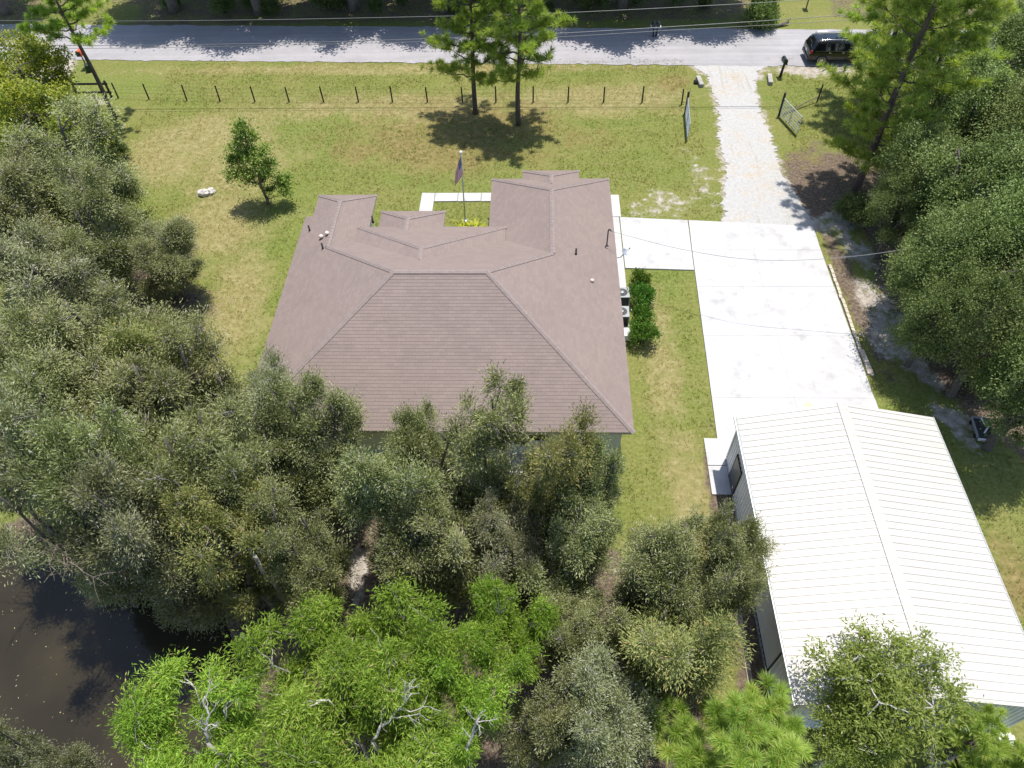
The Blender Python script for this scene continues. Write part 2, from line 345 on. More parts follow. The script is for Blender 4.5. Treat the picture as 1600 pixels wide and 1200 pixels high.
tag(o, 'white crushed shell driveway leading from the road to the concrete pad', 'driveway', kind='structure')

# concrete
def concrete(name, lo, hi, stain):
    m, t, b = mat(name); N = NT(t); co = N.n('TexCoord').outputs['Object']
    c = N.ramp(N.noise(co, .45, 6, .65), [(.3, lo), (.7, hi)])
    c = N.mix(N.math('MULTIPLY', N.math('SUBTRACT', N.noise(co, .7, 7, .75), .52), 5, clamp=True), c, stain)
    d = N.n('VectorMath', operation='DISTANCE'); N.l(co, d.inputs[0]); d.inputs[1].default_value = (13.9, 22.75, .1)
    c = N.mix(N.math('MULTIPLY', N.math('SUBTRACT', .55, N.math('ADD', d.outputs['Value'], N.math('MULTIPLY', N.noise(co, 3, 4), .35))), 3, clamp=True), c, (.5, .42, .26))
    sp = N.ramp(N.noise(co, 14, 3, .7), [(.25, (.9, .9, .9)), (.6, (1, 1, 1))]); c = N.mix(1, c, sp, 'MULTIPLY')
    N.l(c, b.inputs['Base Color']); b.inputs['Roughness'].default_value = .8; N.bump(N.noise(co, 30, 3), b, .15, .01); return m
conc = concrete('bright concrete', (.4, .395, .395), (.48, .47, .47), (.31, .3, .29))
slab = MB(); g_ = .009
def lx(y): return 9.02+(y-20.66)*(.71/16.83)
ys = [19.42, 23.2, 27.5, 31.4, 34.6, 37.35]
for i in range(5):
    y0, y1 = ys[i]+g_, ys[i+1]-g_
    if i == 4: slab.poly_prism([(lx(y0), y0), (13.35-g_, y0), (13.42-g_, 37.16), (9.76, 37.46)], -.1, .085); slab.poly_prism([(13.35+g_, y0), (17.38, y0), (17.44, 36.84), (13.42+g_, 37.16)], -.1, .085)
    else:
        slab.poly_prism([(lx(y0), y0), (13.3-g_, y0), (13.3-g_, y1), (lx(y1), y1)], -.1, .085); slab.poly_prism([(13.3+g_, y0), (17.36, y0), (17.38, y1), (13.3+g_, y1)], -.1, .085)
slab.poly_prism([(lx(19.45)+.01, 19.45), (17.35, 19.45), (17.37, 36.83), (9.75, 37.4)], -.12, .073)
o = slab.build('concrete_pad', conc); tag(o, 'bright white concrete parking pad between the house walk and the barn', 'driveway', kind='structure')
wk = MB()
wk.poly_prism([(5.42, 33.0), (7.4-g_, 32.92), (7.46-g_, 37.62), (5.42, 37.8)], -.1, .08); wk.poly_prism([(7.4+g_, 32.92), (9.5-g_, 32.83), (9.7-g_, 37.46), (7.46+g_, 37.62)], -.1, .08)
wk.poly_prism([(4.62, 29.1), (5.36, 29.1), (5.36, 37.8), (4.62, 37.8)], -.1, .076)
wk.poly_prism([(4.7, 37.84), (5.5, 37.84), (5.5, 40.1), (4.7, 40.1)], -.1, .08)
wk.poly_prism([(5.45, 33.02), (9.48, 32.85), (9.68, 37.44), (5.45, 37.77)], -.12, .068)
o = wk.build('concrete_walk', conc); tag(o, 'concrete walk joining the house side to the parking pad', 'path', kind='structure')
fp = MB(); fp.poly_prism([(-7.6, 33.5), (-6.74, 33.5), (-6.7, 39.46), (-6.7, 40.34), (-7.56, 40.38)], -.1, .08)
for i in range(4):
    a = -6.66+i*1.55; fp.poly_prism([(a, 39.47), (a+1.51, 39.5), (a+1.51, 40.35), (a, 40.35)], -.1, .08)
o = fp.build('front_path', conc); tag(o, 'white concrete front path bending around the small lawn with the flagpole', 'path', kind='structure')
ap = MB(); ap.poly_prism([(8.3, 17.5), (9.22, 17.5), (9.22, 19.06), (8.33, 19.06)], -.1, .082); ap.poly_prism([(8.33, 19.1), (9.22, 19.1), (9.22, 20.64), (8.36, 20.66)], -.1, .082)
o = ap.build('barn_apron', conc); tag(o, 'small concrete apron outside the side door of the barn', 'path', kind='structure')
pt = MB(); pt.poly_prism([(-3.0, 17.7), (-.3, 17.7), (-.3, 19.6), (-3.0, 19.6)], -.1, .08)
o = pt.build('back_patio', conc); tag(o, 'concrete patio slab at the back wall of the house, half under the trees', 'path', kind='structure')
m = simple('pale bare ground', (.36, .31, .25), .85, 0, .25, 2.2, .2, .3)
st = MB(); st.poly_prism([(8.42, 6.4), (8.62, 6.4), (8.72, 13.6), (8.54, 13.6)], -.1, .04)
o = st.build('barn_strip', m); tag(o, 'narrow pale strip of bare ground along the shaded side of the barn', 'path', kind='structure')

# grass tufts standing in the lawn (too many to count)
M['blade'] = leafmat('grass blade', (.15, .17, .04), (.27, .28, .075), (.5, .43, .2), .4)
rg = np.random.default_rng(91); n = 90000
tx = rg.uniform(-30, 24, n); ty = rg.uniform(9, 58, n)
gi = np.clip(np.searchsorted(gx, tx)-1, 0, nx-2); gj = np.clip(np.searchsorted(gy, ty)-1, 0, ny-2)
keep = (dirt[gj, gi] < .5) & (sand[gj, gi] < .35) & ~((tx > 9) & (tx < 17.7) & (ty < 37.6)) & ~((tx > 5) & (tx < 10) & (ty > 32.7) & (ty < 37.9)) & ~((tx > -13.3) & (tx < 5.5) & (ty > 19.3) & (ty < 36.2)) & ~((tx > -2.5) & (tx < 5.6) & (ty < 40.3) & (ty > 30)) & ~((tx > -7.7) & (tx < -.3) & (ty > 39.4) & (ty < 40.5)) & ~((tx > -7.7) & (tx < -6.6) & (ty > 33) & (ty < 40.5)) & ~((tx > 12) & (tx < 18) & (ty > 36)) & (fn(1.3, 95)[gj, gi]+.5*rg.random(n) > .62)
tx, ty = tx[keep], ty[keep]; k_ = 4; n = len(tx)*k_; tx = np.repeat(tx, k_)+rg.normal(size=n)*.035; ty = np.repeat(ty, k_)+rg.normal(size=n)*.035
GT = (np.stack([tx, ty, np.full(n, .0)], 1), np.stack([rg.normal(size=n)*.6, rg.normal(size=n)*.6, np.ones(n)], 1), rg.uniform(.05, .15, n), rg.uniform(.012, .03, n), np.repeat(np.clip(dry[gj, gi][keep]*.6+rg.random(n//k_)*.55, 0, 1), k_), rg)

# ------------------------------------------------------------------ house
PT = .518; ZE = 2.6
house = thing('house', 'single storey house with a mauve brown shingled hip roof in the middle of the lot', 'house', (-4.55, 26, 0))
def shingle():
    m, t, b = mat('mauve asphalt shingles'); N = NT(t)
    uv = N.n('UVMap', uv_map='UVMap').outputs[0]
    bk = N.n('TexBrick'); bk.offset = .37; bk.inputs['Scale'].default_value = 1; bk.inputs['Brick Width'].default_value = .34; bk.inputs['Row Height'].default_value = .17
    bk.inputs['Mortar Size'].default_value = .006; bk.inputs['Bias'].default_value = 0
    bk.inputs['Color1'].default_value = (.206, .161, .144, 1); bk.inputs['Color2'].default_value = (.229, .179, .16, 1); bk.inputs['Mortar'].default_value = (.178, .142, .131, 1)
    N.l(uv, bk.inputs['Vector']); co = N.n('TexCoord').outputs['Object']
    c = N.mix(1, bk.outputs[0], N.ramp(N.noise(co, 24, 4, .8), [(.3, (.86, .86, .87)), (.7, (1.12, 1.12, 1.1))]), 'MULTIPLY')
    c = N.mix(1, c, N.ramp(N.noise(co, .5, 5, .7), [(.3, (.93, .93, .935)), (.7, (1.05, 1.045, 1.04))]), 'MULTIPLY')
    N.l(c, b.inputs['Base Color']); b.inputs['Roughness'].default_value = .82; b.inputs['Specular IOR Level'].default_value = .3
    N.bump(N.noise(co, 60, 2), b, .35, .01); return m
M['shingle'] = shingle()
M['ridge'] = simple('ridge shingle', (.228, .184, .168), .85, 0, .12, 5)
RV, RF, RUV = [], [], []
def roof_face(poly, ud, sd, course=.17, lift=.009, PT=PT):
    """poly: 3-D points; ud: unit eave direction in plan, sd: plan direction going up the slope"""
    ud = Vector((*ud, 0)); k = math.sqrt(1+PT*PT); up_ = Vector((sd[0], sd[1], PT))/k; nr = ud.cross(up_); nr = nr if nr.z > 0 else -nr
    P = [Vector(p) for p in poly]; o = P[0]; vb = min((p-o).dot(up_) for p in P)
    Q = [((p-o).dot(ud), (p-o).dot(up_)-vb) for p in P]; top = max(q[1] for q in Q)
    def clip(pl, lim, keep_above):
        out = []
        for i in range(len(pl)):
            a, b = pl[i], pl[(i+1) % len(pl)]; ia = (a[1] >= lim-1e-7) if keep_above else (a[1] <= lim+1e-7); ib = (b[1] >= lim-1e-7) if keep_above else (b[1] <= lim+1e-7)
            if ia: out.append(a)
            if ia != ib:
                f = (lim-a[1])/(b[1]-a[1]); out.append((a[0]+(b[0]-a[0])*f, lim))
        return out
    ub = o.dot(ud)
    for i in range(int(math.ceil(top/course-1e-6))):
        v0, v1 = i*course, (i+1)*course
        pl = clip(clip(Q, v0, True), v1, False)
        cl = []
        for p in pl:
            if not cl or math.hypot(p[0]-cl[-1][0], p[1]-cl[-1][1]) > 1e-5: cl.append(p)
        if len(cl) > 2 and math.hypot(cl[0][0]-cl[-1][0], cl[0][1]-cl[-1][1]) < 1e-5: cl.pop()
        if len(cl) < 3: continue
        W_ = [o+ud*p[0]+up_*(p[1]+vb)+nr*lift*(1.15-(p[1]-v0)/course) for p in cl]
        n = len(RV); RV.extend(tuple(w) for w in W_); RF.append(tuple(range(n, n+len(cl)))); RUV.extend((p[0]+ub, p[1]) for p in cl)
        lows = [p for p in cl if abs(p[1]-v0) < 1e-4]
        if len(lows) >= 2:
            a, c = min(lows), max(lows); n = len(RV)
            for p, h in ((a, 1.15), (c, 1.15), (c, -.2), (a, -.2)):
                w = o+ud*p[0]+up_*(p[1]+vb)+nr*lift*h; RV.append(tuple(w)); RUV.append((p[0]+ub, p[1]+.003))
            RF.append((n, n+1, n+2, n+3))
ridges = []
XL, XR, YB, YF = -13.65, 4.55, 19.2, 32.9; HD = (YF-YB)/2; ZR = ZE+HD*PT; YM = YB+HD
r_ = 3.62; ax = XR-2*r_; YR = 38.35; zr_ = ZE+r_*PT
A1, A2 = (XL+HD, YM, ZR), (XR-HD, YM, ZR)
Bq, Bq0 = (XR-r_, YF-r_, zr_), (XR-r_, YR-r_, zr_)
# left wing
lw0, lw1 = -13.1, -9.6; lc = (lw0+lw1)/2; lz0 = ZE+(lw0-XL)*PT; lzr = lz0+(lc-lw0)*PT; LY = 36.4; lh = lc-lw0; off = lc-XL
Lq, Lq0 = (lc, YF-off, lzr), (lc, LY-lh, lzr)
roof_face([(XL, YB, ZE), (XR, YB, ZE), A2, A1], (1, 0), (0, 1))
roof_face([(XR, YB, ZE), (XR, YR, ZE), Bq0, Bq, A2], (0, 1), (-1, 0))
roof_face([(ax, YR, ZE), (XR, YR, ZE), Bq0], (1, 0), (0, -1))
roof_face([(ax, YR, ZE), (ax, YF, ZE), Bq, Bq0], (0, 1), (1, 0))
vk = YF-off+lh
roof_face([(lw1, YF, ZE), (ax, YF, ZE), Bq, A2, A1, Lq, (lw1, vk, lz0)], (1, 0), (0, -1))
CY = 34.7; kc = lw0-XL
roof_face([(XL, YB, ZE), (XL, CY, ZE), (lw0, CY-kc, lz0), (lw0, LY, lz0), Lq0, Lq, A1], (0, 1), (1, 0))
roof_face([(XL, CY, ZE), (lw0+.02, CY, ZE), (lw0+.02, CY-kc, lz0)], (1, 0), (0, -1))
roof_face([(lw0, LY, lz0), (lw1, LY, lz0), Lq0], (1, 0), (0, -1))
roof_face([(lw1, LY, lz0), (lw1, vk, lz0), Lq, Lq0], (0, 1), (-1, 0))
for a, b in ((A1, A2), (A1, (XL, YB, ZE)), (A2, (XR, YB, ZE)), (A2, Bq), (Bq, Bq0), (Bq0, (XR, YR, ZE)), (Bq0, (ax, YR, ZE)), (A1, Lq), (Lq, Lq0), (Lq0, (lw0, LY, lz0)), (Lq0, (lw1, LY, lz0))): ridges.append((a, b))
def porch(x0, x1, yf, back, ZE=ZE, PT=PT, run=None):
    h = (x1-x0)/2; c_ = (x0+x1)/2; z = ZE+h*PT; hy = run or h; bk = back+h if run is None else back+2.7
    roof_face([(x0, yf, ZE), (x1, yf, ZE), (c_, yf-hy, z)], (1, 0), (0, -1), PT=PT*h/hy)
    roof_face([(x0, yf, ZE), (x0, bk, ZE), (c_, back, z), (c_, yf-hy, z)], (0, 1), (1, 0), PT=PT)
    roof_face([(x1, yf, ZE), (x1, bk, ZE), (c_, back, z), (c_, yf-hy, z)], (0, 1), (-1, 0), PT=PT)
    for a, b in (((c_, yf-hy, z), (x0, yf, ZE)), ((c_, yf-hy, z), (x1, yf, ZE)), ((c_, yf-hy, z), (c_, back, z))): ridges.append((a, b))
porch(-10.1, -1.68, 33.0, 28.1, 3.2, .447, 4.0)
porch(-9.16, -5.35, 35.2, 31.7)
porch(-.79, 2.71, 39.2, 38.35-1.75)
me = bpy.data.meshes.new('roof'); q = Vector(house.location)
me.from_pydata([(v[0]-q.x, v[1]-q.y, v[2]) for v in RV], [], RF); me.update()
ul = me.uv_layers.new(name='UVMap'); li_ = np.zeros(len(me.loops), dtype=np.int32); me.loops.foreach_get('vertex_index', li_)
ul.data.foreach_set('uv', np.array(RUV, dtype=np.float32)[li_].ravel()); me.materials.append(M['shingle'])
roof = bpy.data.objects.new('roof', me); col.objects.link(roof); roof.parent = house
for a, b in ridges:
    rc = MB()
    a, b = Vector(a), Vector(b); n = max(2, int((b-a).length/.24)); d = (b-a)/n
    for i in range(n):
        p, q2 = a+d*i, a+d*(i+1.12) if i < n-1 else b; t_ = (q2-p).normalized(); sdv = t_.cross(Vector((0, 0, 1))).normalized(); nv = sdv.cross(t_)
        w = .13; z0 = .012; z1 = .055
        top0, top1 = p+nv*z1, q2+nv*(z1-.014)
        dr = Vector((0, 0, -w*PT*.6))
        rc.add([top0, top1, q2+sdv*w+dr+nv*z0*2, p+sdv*w+dr+nv*z0*2.6, q2-sdv*w+dr+nv*z0*2, p-sdv*w+dr+nv*z0*2.6], [(0, 1, 2, 3), (1, 0, 5, 4), (0, 3, 5)])
    rc.build('ridge_cap', M['ridge'], roof)
# eaves, walls
M['fascia'] = simple('beige fascia paint', (.5, .45, .4), .6, 0, .06, 3)
M['wall'] = simple('pale sage stucco', (.72, .76, .75), .85, 0, .05, 5, .2, .25)
fa = MB()
rects = [(XL, XR, YB, YF), (ax, XR, YF-1, YR), (XL, lw1-.3, YF-1, CY), (-9.16, -5.35, 32, 35.2), (-.79, 2.71, 37, 39.2)]
for i, (x0, x1, y0, y1) in enumerate(rects): fa.box(((x0+x1)/2, (y0+y1)/2, 2.5-.003*i), (x1-x0-.03-.004*i, y1-y0-.03-.004*i, .17))
fa.box((lc, 34.6, lz0-.1), (lw1-lw0-.03, 3.56, .17))
fa.box((-5.89, 32.2, 3.09), (8.36, 1.56, .17)); fa.box((-5.89, 32.1, 2.8), (8.2, 1.5, .5))
fa.build('fascia', M['fascia'], house)
wl = MB(); k = .45
for i, (x0, x1, y0, y1) in enumerate([(XL+k, XR-k, YB+k, YF-k), (ax+k, XR-k-.003, YF-2, YR-k), (XL+k+.003, lw1-.5, YF-2, LY-k)]): wl.box(((x0+x1)/2, (y0+y1)/2, 1.22-.002*i), (x1-x0, y1-y0, 2.44))
for x in (-8.9, -5.6): wl.box((x, 34.9, 1.2), (.22, .22, 2.42))
wl.build('wall', M['wall'], house)
def window(x, w, h, z):
    f = MB(); y = YB+k
    for s in (-1, 1): f.box((x+s*(w/2+.03), y-.03, z), (.06, .07, h+.12)); f.box((x, y-.03, z+s*(h/2+.03)), (w, .07, .06))
    f.box((x, y-.028, z), (w, .05, .035))
    fo = f.build('window', M['white_paint'], house)
    MB().box((x, y-.012, z), (w, .02, h)).build('pane', M['sash'], fo)
window(.12, 1.15, 1.1, 1.83); window(2.1, 1.0, 1.1, 1.83); window(-6, 1.2, 1.1, 1.83)
dn = MB(); dn.box((ax+.4, 34.35, 1.3), (.09, .12, 2.3)); dn.build('dark_wall_bar', M['black_wood'], house)  # thin dark upright bar on the right wing's inner wall
dr_ = MB(); dr_.box((XR-k+.03, 35.2, 1.05), (.06, .95, 2.05)); dr_.build('door', M['white_paint'], house)
def zroof(x, y): return max(min(ZE+(XR-x)*PT, ZE+(x-XL)*PT, ZE+(y-YB)*PT), 0)
def vent(x, y, z, kind):
    b_ = MB()
    if kind == 'pipe': b_.lathe((x, y, z-.1), [(.07, 0), (.07, .14), (.05, .16), (.05, .48), (.035, .48)], 10); b_.build('vent_pipe', M['vent_dark'], house, True)
    elif kind == 'cap': b_.lathe((x, y, z-.1), [(.08, 0), (.08, .2), (.13, .22), (.135, .27), (.09, .33), (.03, .35)], 14); b_.build('roof_vent', M['vent_white'], house, True)
    else: b_.lathe((x, y, z-.1), [(.08, 0), (.08, .14), (.11, .15), (.1, .24), (.03, .27)], 12); b_.build('roof_vent', M['vent_white'], house, True)
for x, y, z, kk in ((2.19, 29.95, 3.82, 'pipe'), (3.0, 28.27, 3.4, 'small'), (-12.99, 32.99, 2.94, 'pipe'), (-11.93, 31.66, 3.49, 'cap'), (-11.7+.12, 31.75, 3.65, 'cap'), (-11.62, 30.61, 3.65, 'pipe'), (-.5, 31.45, 3.35, 'small'), (-9.5, 34.0, 2.8, 'pipe')): vent(x, y, z, kk)
ms_ = MB(); ms_.tube([(4.01, 31.74, 2.75), (4.01, 31.74, 3.95), (4.04, 31.74, 4.02), (4.12, 31.72, 4.0), (4.17, 31.7, 3.93)], [.035, .035, .045, .045, .03], 8); ms_.lathe((4.01, 31.74, 2.8), [(.11, 0), (.11, .05), (.045, .13)], 10)
ms_.build('service_mast', M['vent_dark'], house, True)
ds = thing('satellite_dish', 'small pale satellite dish on the right eave of the house above the concrete walk', 'satellite dish', (4.78, 31.26, 2.35))
b_ = MB(); prof = []
nn = 18; ctr = Vector((5.0, 31.35, 2.72)); ax_ = Vector((.5, -.2, .85)).normalized(); e1 = ax_.orthogonal().normalized(); e2 = ax_.cross(e1)
vs_ = [ctr]; fs_ = []
for ring in (1, 2, 3):
    for j in range(nn):
        q = 2*math.pi*j/nn; rr_ = .085*ring; vs_.append(ctr+e1*math.cos(q)*rr_+e2*math.sin(q)*rr_*.85+ax_*(rr_*rr_*.9))
for j in range(nn):
    fs_.append((0, 1+j, 1+(j+1) % nn))
    for ring in (0, 1): a = 1+ring*nn; fs_.append((a+j, a+nn+j, a+nn+(j+1) % nn, a+(j+1) % nn))
b_.add(vs_, fs_); b_.build('dish', M['galv'], ds, True)
MB().tube([(4.5, 31.2, 2.45), (4.8, 31.26, 2.45), (5.0, 31.35, 2.7)], .03, 6).tube([(5.0, 31.2, 2.7), ctr+ax_*.45], .015, 5).box(ctr+ax_*.45, (.07, .07, .1)).build('arm', M['galv'], ds)

# ------------------------------------------------------------------ barn
barn = thing('metal_barn', 'long white metal barn with a ribbed gable roof at the lower right', 'barn', (13.3, 13.4, 0))
BX0, BX1, BY0, BY1, BZ, BR = 9.02, 17.62, 7.28, 19.5, 3.5, 4.52; BC = (BX0+BX1)/2
m, t, b = mat('white roof sheet'); N = NT(t); co = N.n('TexCoord').outputs['Object']
mp = N.n('Mapping'); mp.inputs['Scale'].default_value = (.5, 5, 1); N.l(co, mp.inputs[0])
c = N.ramp(N.noise(mp.outputs[0], 1.2, 6, .75), [(.3, (.4, .378, .34)), (.62, (.465, .448, .41))])
c = N.mix(N.math('MULTIPLY', N.math('SUBTRACT', N.noise(mp.outputs[0], 3.1, 5, .8), .6), 3, clamp=True), c, (.28, .255, .22))
N.l(c, b.inputs['Base Color']); b.inputs['Roughness'].default_value = .5
M['barn_roof'] = m
m, t, b = mat('grey white siding'); N = NT(t); co = N.n('TexCoord').outputs['Object']
N.l(N.ramp(N.noise(co, 1.5, 5, .7), [(.3, (.77, .77, .87)), (.7, (.83, .83, .9))]), b.inputs['Base Color']); b.inputs['Roughness'].default_value = .5; M['siding'] = m
# ribbed roof: profile along y, each slope one extruded sheet
pitch = .3056; prof = []; y = BY0
while y < BY1-.01:
    prof += [(y, 0), (y+pitch*.4, 0), (y+pitch*.42, .025), (y+pitch*.58, .025), (y+pitch*.64, 0)]; y += pitch
prof.append((BY1, 0))
def slope(xa, xb):
    v = []; f = []; n = len(prof); sl = Vector((xb-xa, 0, BR-BZ)).normalized(); nv = Vector((-sl.z, 0, sl.x)); nv = nv if nv.z > 0 else -nv
    for (yy, h) in prof:
        v += [Vector((xa, yy, BZ))+nv*h, Vector((xb, yy, BR))+nv*h, Vector((xb, yy, BR-.05)), Vector((xa, yy, BZ-.05))]
    for i in range(n-1):
        a = 4*i; f += [(a, a+4, a+5, a+1), (a+3, a+2, a+6, a+7), (a, a+3, a+7, a+4)]
    f += [(0, 1, 2, 3), (4*n-4, 4*n-1, 4*n-2, 4*n-3)]
    return v, f
rf = MB(); rf.add(*slope(BX0, BC)); rf.add(*slope(BX1, BC)); rfo = rf.build('roof', M['barn_roof'], barn)
rc = MB(); w = .2; dz = w*(BR-BZ)/(BC-BX0)
rc.add([(BC-w, BY0-.02, BR-dz+.045), (BC, BY0-.02, BR+.075), (BC+w, BY0-.02, BR-dz+.045), (BC-w, BY1+.02, BR-dz+.045), (BC, BY1+.02, BR+.075), (BC+w, BY1+.02, BR-dz+.045), (BC-w, BY0-.02, BR-dz-.02), (BC-w, BY1+.02, BR-dz-.02), (BC+w, BY0-.02, BR-dz-.02), (BC+w, BY1+.02, BR-dz-.02)],
       [(0, 1, 4, 3), (1, 2, 5, 4), (0, 3, 7, 6), (2, 8, 9, 5)])
rc.build('ridge_cap', M['barn_roof'], rfo)
gt = MB(); gt.box((BX0-.055, (BY0+BY1)/2, BZ-.1), (.1, BY1-BY0, .1)); gt.box((BX0-.112, (BY0+BY1)/2, BZ-.06), (.012, BY1-BY0, .11)); gt.build('gutter', M['white_paint'], barn)
MB().box((BX0-.02, (BY0+BY1)/2, BZ-.02), (.055, BY1-BY0-.02, .05)).build('eave_trim', M['ac_grey'], barn); MB().box((BX1+.03, (BY0+BY1)/2, BZ-.03), (.05, BY1-BY0, .08)).build('eave_trim', M['ac_grey'], barn)
# ribbed walls
def ribwall(mb, p0, p1, z0, ztop, out):
    p0, p1 = Vector((*p0, 0)), Vector((*p1, 0)); L = (p1-p0).length; d = (p1-p0)/L; out = Vector((*out, 0)); s = 0; P = []
    while s < L-1e-3:
        for a, h in ((0, 0), (.1, 0), (.12, .024), (.16, .024), (.18, 0)):
            if s+a < L: P.append((s+a, h))
        s += .2286
    P.append((L, 0)); n = len(mb.v)
    for s, h in P:
        q = p0+d*s+out*h; mb.v += [(q.x, q.y, z0), (q.x, q.y, ztop(s, L))]
    for i in range(len(P)-1): a = n+2*i; mb.f.append((a, a+2, a+3, a+1))
wx0, wx1, wy0, wy1 = 9.26, 17.42, 7.4, 19.42
flat = lambda s, L: 3.47
gab = lambda s, L: 3.5+(BR-BZ)*(1-abs(s/L-.5)*2)*.95
w_ = MB(); ribwall(w_, (wx0, wy0), (wx0, wy1), .12, flat, (-1, 0)); ribwall(w_, (wx1, wy0), (wx1, wy1), .12, flat, (1, 0))
ribwall(w_, (wx0, wy0), (wx1, wy0), .12, gab, (0, -1)); ribwall(w_, (wx0, wy1), (wx1, wy1), .12, gab, (0, 1))
w_.build('wall', M['siding'], barn)
MB().box(((wx0+wx1)/2, (wy0+wy1)/2, .06), (wx1-wx0+.1, wy1-wy0+.02, .14)).build('footing', M['culvert'], barn)
for x in (wx0, wx1):
    for yy in (wy0, wy1): MB().box((x, yy, 1.8), (.1, .1, 3.3)).build('corner_trim', M['white_paint'], barn)
M['door_dark'] = simple('dark bronze door', (.075, .085, .085), .4, 0, .1, 3)
d0 = MB(); d0.box((wx0-.035, 17.93, 1.03), (.06, .93, 1.84)); do = d0.build('side_door', M['door_dark'], barn)
MB().lathe((wx0-.09, 18.28, 1.0), [(.03, -.03), (.035, 0), (.03, .03)], 8).build('handle', M['galv'], do)
dt = MB()
for yy in (17.42, 18.44): dt.box((wx0-.03, yy, 1.03), (.08, .05, 1.9))
dt.box((wx0-.03, 17.93, 1.995), (.08, 1.06, .05)); dt.build('door_frame', M['black_wood'], barn)
M['rollup'] = simple('grey roll up door', (.62, .61, .62), .5, 0, .05, 2)
rd = MB()
for i in range(24): rd.box((wx0-.038-.008*(i % 2), 11.2, .45+i*.1), (.03, 3.5, .094))
rdo = rd.build('roll_up_door', M['rollup'], barn)
dt = MB(); dt.box((wx0-.04, 11.2, .36), (.06, 3.6, .05)); dt.box((wx0-.04, 9.41, 1.6), (.06, .05, 2.5)); dt.build('door_seal', M['black_wood'], barn)
MB().box((17.62, 7.1, .07), (.5, .5, .14)).box((17.62, 7.1, .3), (.22, .16, .42)).build('downspout_block', M['white_paint'], barn)

# ------------------------------------------------------------------ yard things
def copy_tree(o, parent=None):
    c = o.copy(); col.objects.link(c); c.parent = parent
    for ch in [k for k in col.objects if k.parent == o]: copy_tree(ch, c)
    return c
# two condensers
def condenser(x, y, rz, label):
    t_ = thing('air_conditioner', label, 'air conditioner', (x, y, .08), rz, 'condensers beside the house')
    a = MB(); a.box((0, 0, .04), (.95, .95, .08)); a.build('pad', M['culvert'], t_, org=0)
    a = MB(); a.box((0, 0, .45), (.76, .76, .74)); a.build('coil_grille', M['ac_dark'], t_, org=0)
    a = MB()
    for sx in (-1, 1):
        for sy in (-1, 1): a.box((sx*.385, sy*.385, .46), (.06, .06, .78))
    a.box((0, 0, .1), (.8, .8, .05))
    a.box((0, 0, .855), (.82, .82, .05)); a.build('cabinet', M['ac_grey'], t_, org=0)
    a = MB(); a.lathe((0, 0, .872), [(.31, 0), (.31, .016), (.3, .018)], 24); a.build('fan_well', M['ac_dark'], t_, org=0)
    a = MB()
    for rr_ in (.12, .2, .28): a.tube([(rr_*math.cos(q), rr_*math.sin(q), .905) for q in np.linspace(0, 2*math.pi, 21)], .006, 4, False)
    a.lathe((0, 0, .885), [(.1, 0), (.1, .03), (.04, .04)], 12); a.build('fan_guard', M['ac_grey'], t_, org=0)
condenser(4.93, 30.0, .03, 'grey condenser unit beside the house wall, the one nearer the concrete walk')
condenser(4.8, 28.5, -.02, 'second grey condenser unit, half under the eave, the one nearer the camera')
ub = thing('utility_box', 'low white box standing on the ground past the second condenser', 'utility box', (5.06, 27.45, 0))
MB().box((0, 0, .2), (.3, .55, .4), 0, .02).build('box', M['white_paint'], ub, org=0); MB().box((.03, 0, .42), (.36, .6, .03)).build('lid', M['white_paint'], ub, org=0)

# flagpole and flag
fpz = 5.0
fl = thing('flagpole', 'thin white flagpole with a round white finial on the front lawn', 'flagpole', (-4.5, 37.55, 0))
MB().tube([(0, 0, 0), (.04, 0, 2.5), (.1, 0, fpz)], [.045, .04, .03], 8).build('pole', M['galv'], fl, True, 0)
MB().lathe((.1, 0, fpz), [(.02, -.02), (.06, .02), (.09, .05), (.095, .07), (.07, .11), (.02, .13)], 14).build('finial', M['white_paint'], fl, True, 0)
MB().lathe((0, 0, 0), [(.16, 0), (.16, .03), (.06, .06)], 12).build('base', M['galv'], fl, True, 0)
MB().tube([(.04, -.05, 1.2), (.08, -.05, 3), (.11, -.04, fpz-.1)], .006, 4).build('halyard', M['white_paint'], fl, True, 0)
m, t, b = mat('flag cloth'); N = NT(t); uv = N.n('UVMap', uv_map='UVMap').outputs[0]; sx = N.n('SeparateXYZ'); N.l(uv, sx.inputs[0])
str_ = N.math('LESS_THAN', N.math('MODULO', N.math('MULTIPLY', sx.outputs[1], 6.5), 1), .5)
c = N.mix(str_, (.78, .76, .76), (.52, .02, .06))
can = N.math('MULTIPLY', N.math('LESS_THAN', sx.outputs[0], .42), N.math('GREATER_THAN', sx.outputs[1], .4615))
st_uv = N.n('Mapping'); st_uv.inputs['Scale'].default_value = (26, 16, 1); N.l(uv, st_uv.inputs[0])
vor = N.n('TexVoronoi'); vor.inputs['Scale'].default_value = 1; vor.inputs['Randomness'].default_value = 0; N.l(st_uv.outputs[0], vor.inputs['Vector'])
c = N.mix(can, c, N.mix(N.math('LESS_THAN', vor.outputs['Distance'], .24), (.02, .03, .12), (.78, .78, .78)))
N.l(c, b.inputs['Base Color']); b.inputs['Roughness'].default_value = .8
nu, nv_ = 40, 26; V = []; UV = []
for i in range(nu+1):
    u = i/nu
    for j in range(nv_+1):
        v = j/nv_          # v up the hoist; limp cloth gathers into folds and hangs down along the pole
        w_ = .8*(1-.3*v)*u**.8; fold = math.sin(u*9+v*1.1)*.055*(.25+u)
        x = .1-w_*.7+fold*.3+.09*math.sin(u*2.6+.4)*(1-v); y = -.04-w_*.3+fold
        z = fpz-.2-(1-v)*1.2-u*(.75+.25*v)
        V.append((x, y, z)); UV.append((u, v))
